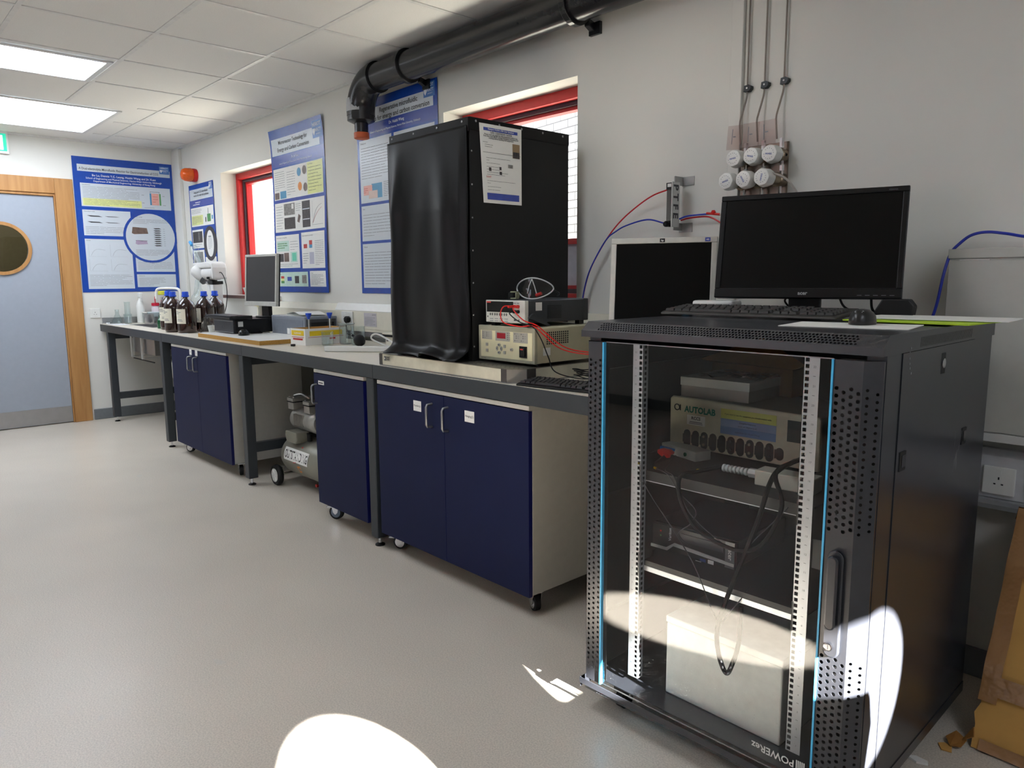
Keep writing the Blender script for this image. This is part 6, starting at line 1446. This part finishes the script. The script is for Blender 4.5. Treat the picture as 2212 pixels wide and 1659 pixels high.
tape = bpy.data.materials.new('packing_tape'); tape.use_nodes = True; q = tape.node_tree.nodes['Principled BSDF']; q.inputs['Base Color'].default_value = (*s2l((158, 116, 74)), 1); q.inputs['Roughness'].default_value = .25
nn = tape.node_tree.nodes.new('ShaderNodeTexNoise'); nn.inputs['Scale'].default_value = 18; bpn = tape.node_tree.nodes.new('ShaderNodeBump'); bpn.inputs['Strength'].default_value = .5; bpn.inputs['Distance'].default_value = .01
tape.node_tree.links.new(nn.outputs['Fac'], bpn.inputs['Height']); tape.node_tree.links.new(bpn.outputs[0], q.inputs['Normal'])
b = MB()
def strip_(x0, x1, z0, z1, y=-.0095, na=8, nb=14):
    vv = [(x0+(x1-x0)*i/na, y+dn((x0+(x1-x0)*i/na)/cwid, (z0+(z1-z0)*j/nb)/LZ)*.9, z0+(z1-z0)*j/nb) for j in range(nb+1) for i in range(na+1)]
    b.add(vv, [(j*(na+1)+i, j*(na+1)+i+1, (j+1)*(na+1)+i+1, (j+1)*(na+1)+i) for j in range(nb) for i in range(na)], tape)
strip_(-.003, .042, .13, LZ-.02, nb=26); strip_(.0, cwid, .15, .205, y=-.0105); strip_(.0, cwid, .485, .53, y=-.0105); strip_(-.003, cwid, LZ-.035, LZ+.003, y=-.0115); strip_(.02, cwid, .0, .03)
b.add([(-.006, -.006, LZ-.03), (-.006, cdep, LZ-.03), (-.004, cdep, LZ+.006), (-.004, -.006, LZ+.006)], [(0, 1, 2, 3)], tape); b.add([(-.004, -.010, LZ+.006), (cwid, -.010, LZ+.006), (cwid, cdep, LZ+.006), (-.004, cdep, LZ+.006)], [(0, 1, 2, 3)], tape)
b.v = [T @ v for v in b.v]; b.build('packing_tape', cbx, smooth='all')
k = MB(); k.text('Silicon', .13, .222, .045, mat('pen_mark', (120, 84, 40), .7), -.012, 'L', .14, .0, rot=-.12); k.v = [T @ v for v in k.v]; k.build('handwriting', cbx)
b = MB(); b.add([(0, 0, .012), (.02, -.025, .004), (.045, -.02, .01), (.05, .01, .02), (.02, .02, .03)], [(0, 1, 2, 3, 4)], card_d); b.add([(.04, .0, .02), (.07, -.01, .05), (.06, .02, .06)], [(0, 1, 2)], card_d); o = b.build('torn_flap', cbx, loc=(-.055, -.02, 0)); q = o.modifiers.new('t', 'SOLIDIFY'); q.thickness = .003
o = tag(MB().prism([(0, 0), (.016, -.026), (.04, -.02), (.032, .008), (.012, .014)], 0, .003, card, 'z').build('cardboard_scrap', loc=(7.125, -.475, .001)), 'loose scrap of torn cardboard on the floor left of the tall box', 'scrap')
tag(MB().prism([(0, 0), (.03, -.012), (.055, 0), (.05, .012), (.02, .014)], 0, .006, paper, 'z').build('paper_scrap', loc=(7.085, -.60, .001)), 'crumpled white scrap on the floor by the rack base', 'scrap')

# swivel chair standing behind the camera; its back shades part of the sunlight on the rack
chr_ = thing('swivel_chair', 'office swivel chair behind the camera whose back shades the sunlit rack', 'chair', (8.52, -1.42, 0), R(0))
cf_ = mat('chair_fabric', (50, 54, 66), .85, bump=.2)
pts = [(-.24, .50), (-.20, .46), (.20, .46), (.24, .52), (.22, .60), (.25, .70), (.27, .80), (.25, .885), (-.25, .885), (-.27, .80), (-.24, .60)]
MB().prism(pts, -.25, -.19, cf_, 'x').build('backrest', chr_, bev=.02)
MB().prism([(-.18, -.22), (.22, -.20), (.24, .20), (-.20, .22)], .40, .455, cf_, 'z').build('seat', chr_, bev=.02)
MB().tube([(-.20, 0, .60), (-.24, 0, .40), (-.16, 0, .37), (0, 0, .37)], .015, black_pl).build('back_bar', chr_); MB().cyl((0, 0, .09), .025, .31, black_pl).build('gas_column', chr_)
for i in range(5):
    a = 2*math.pi*i/5+.3; l = MB().tube([(0, 0, .11), (.26*math.cos(a), .26*math.sin(a), .065)], .02, black_pl, rr=[.026, .016]).build('leg', chr_); MB().cyl((.26*math.cos(a), .26*math.sin(a)-.012, .028), .028, .024, rubber, 'y', 16).build('castor', l)
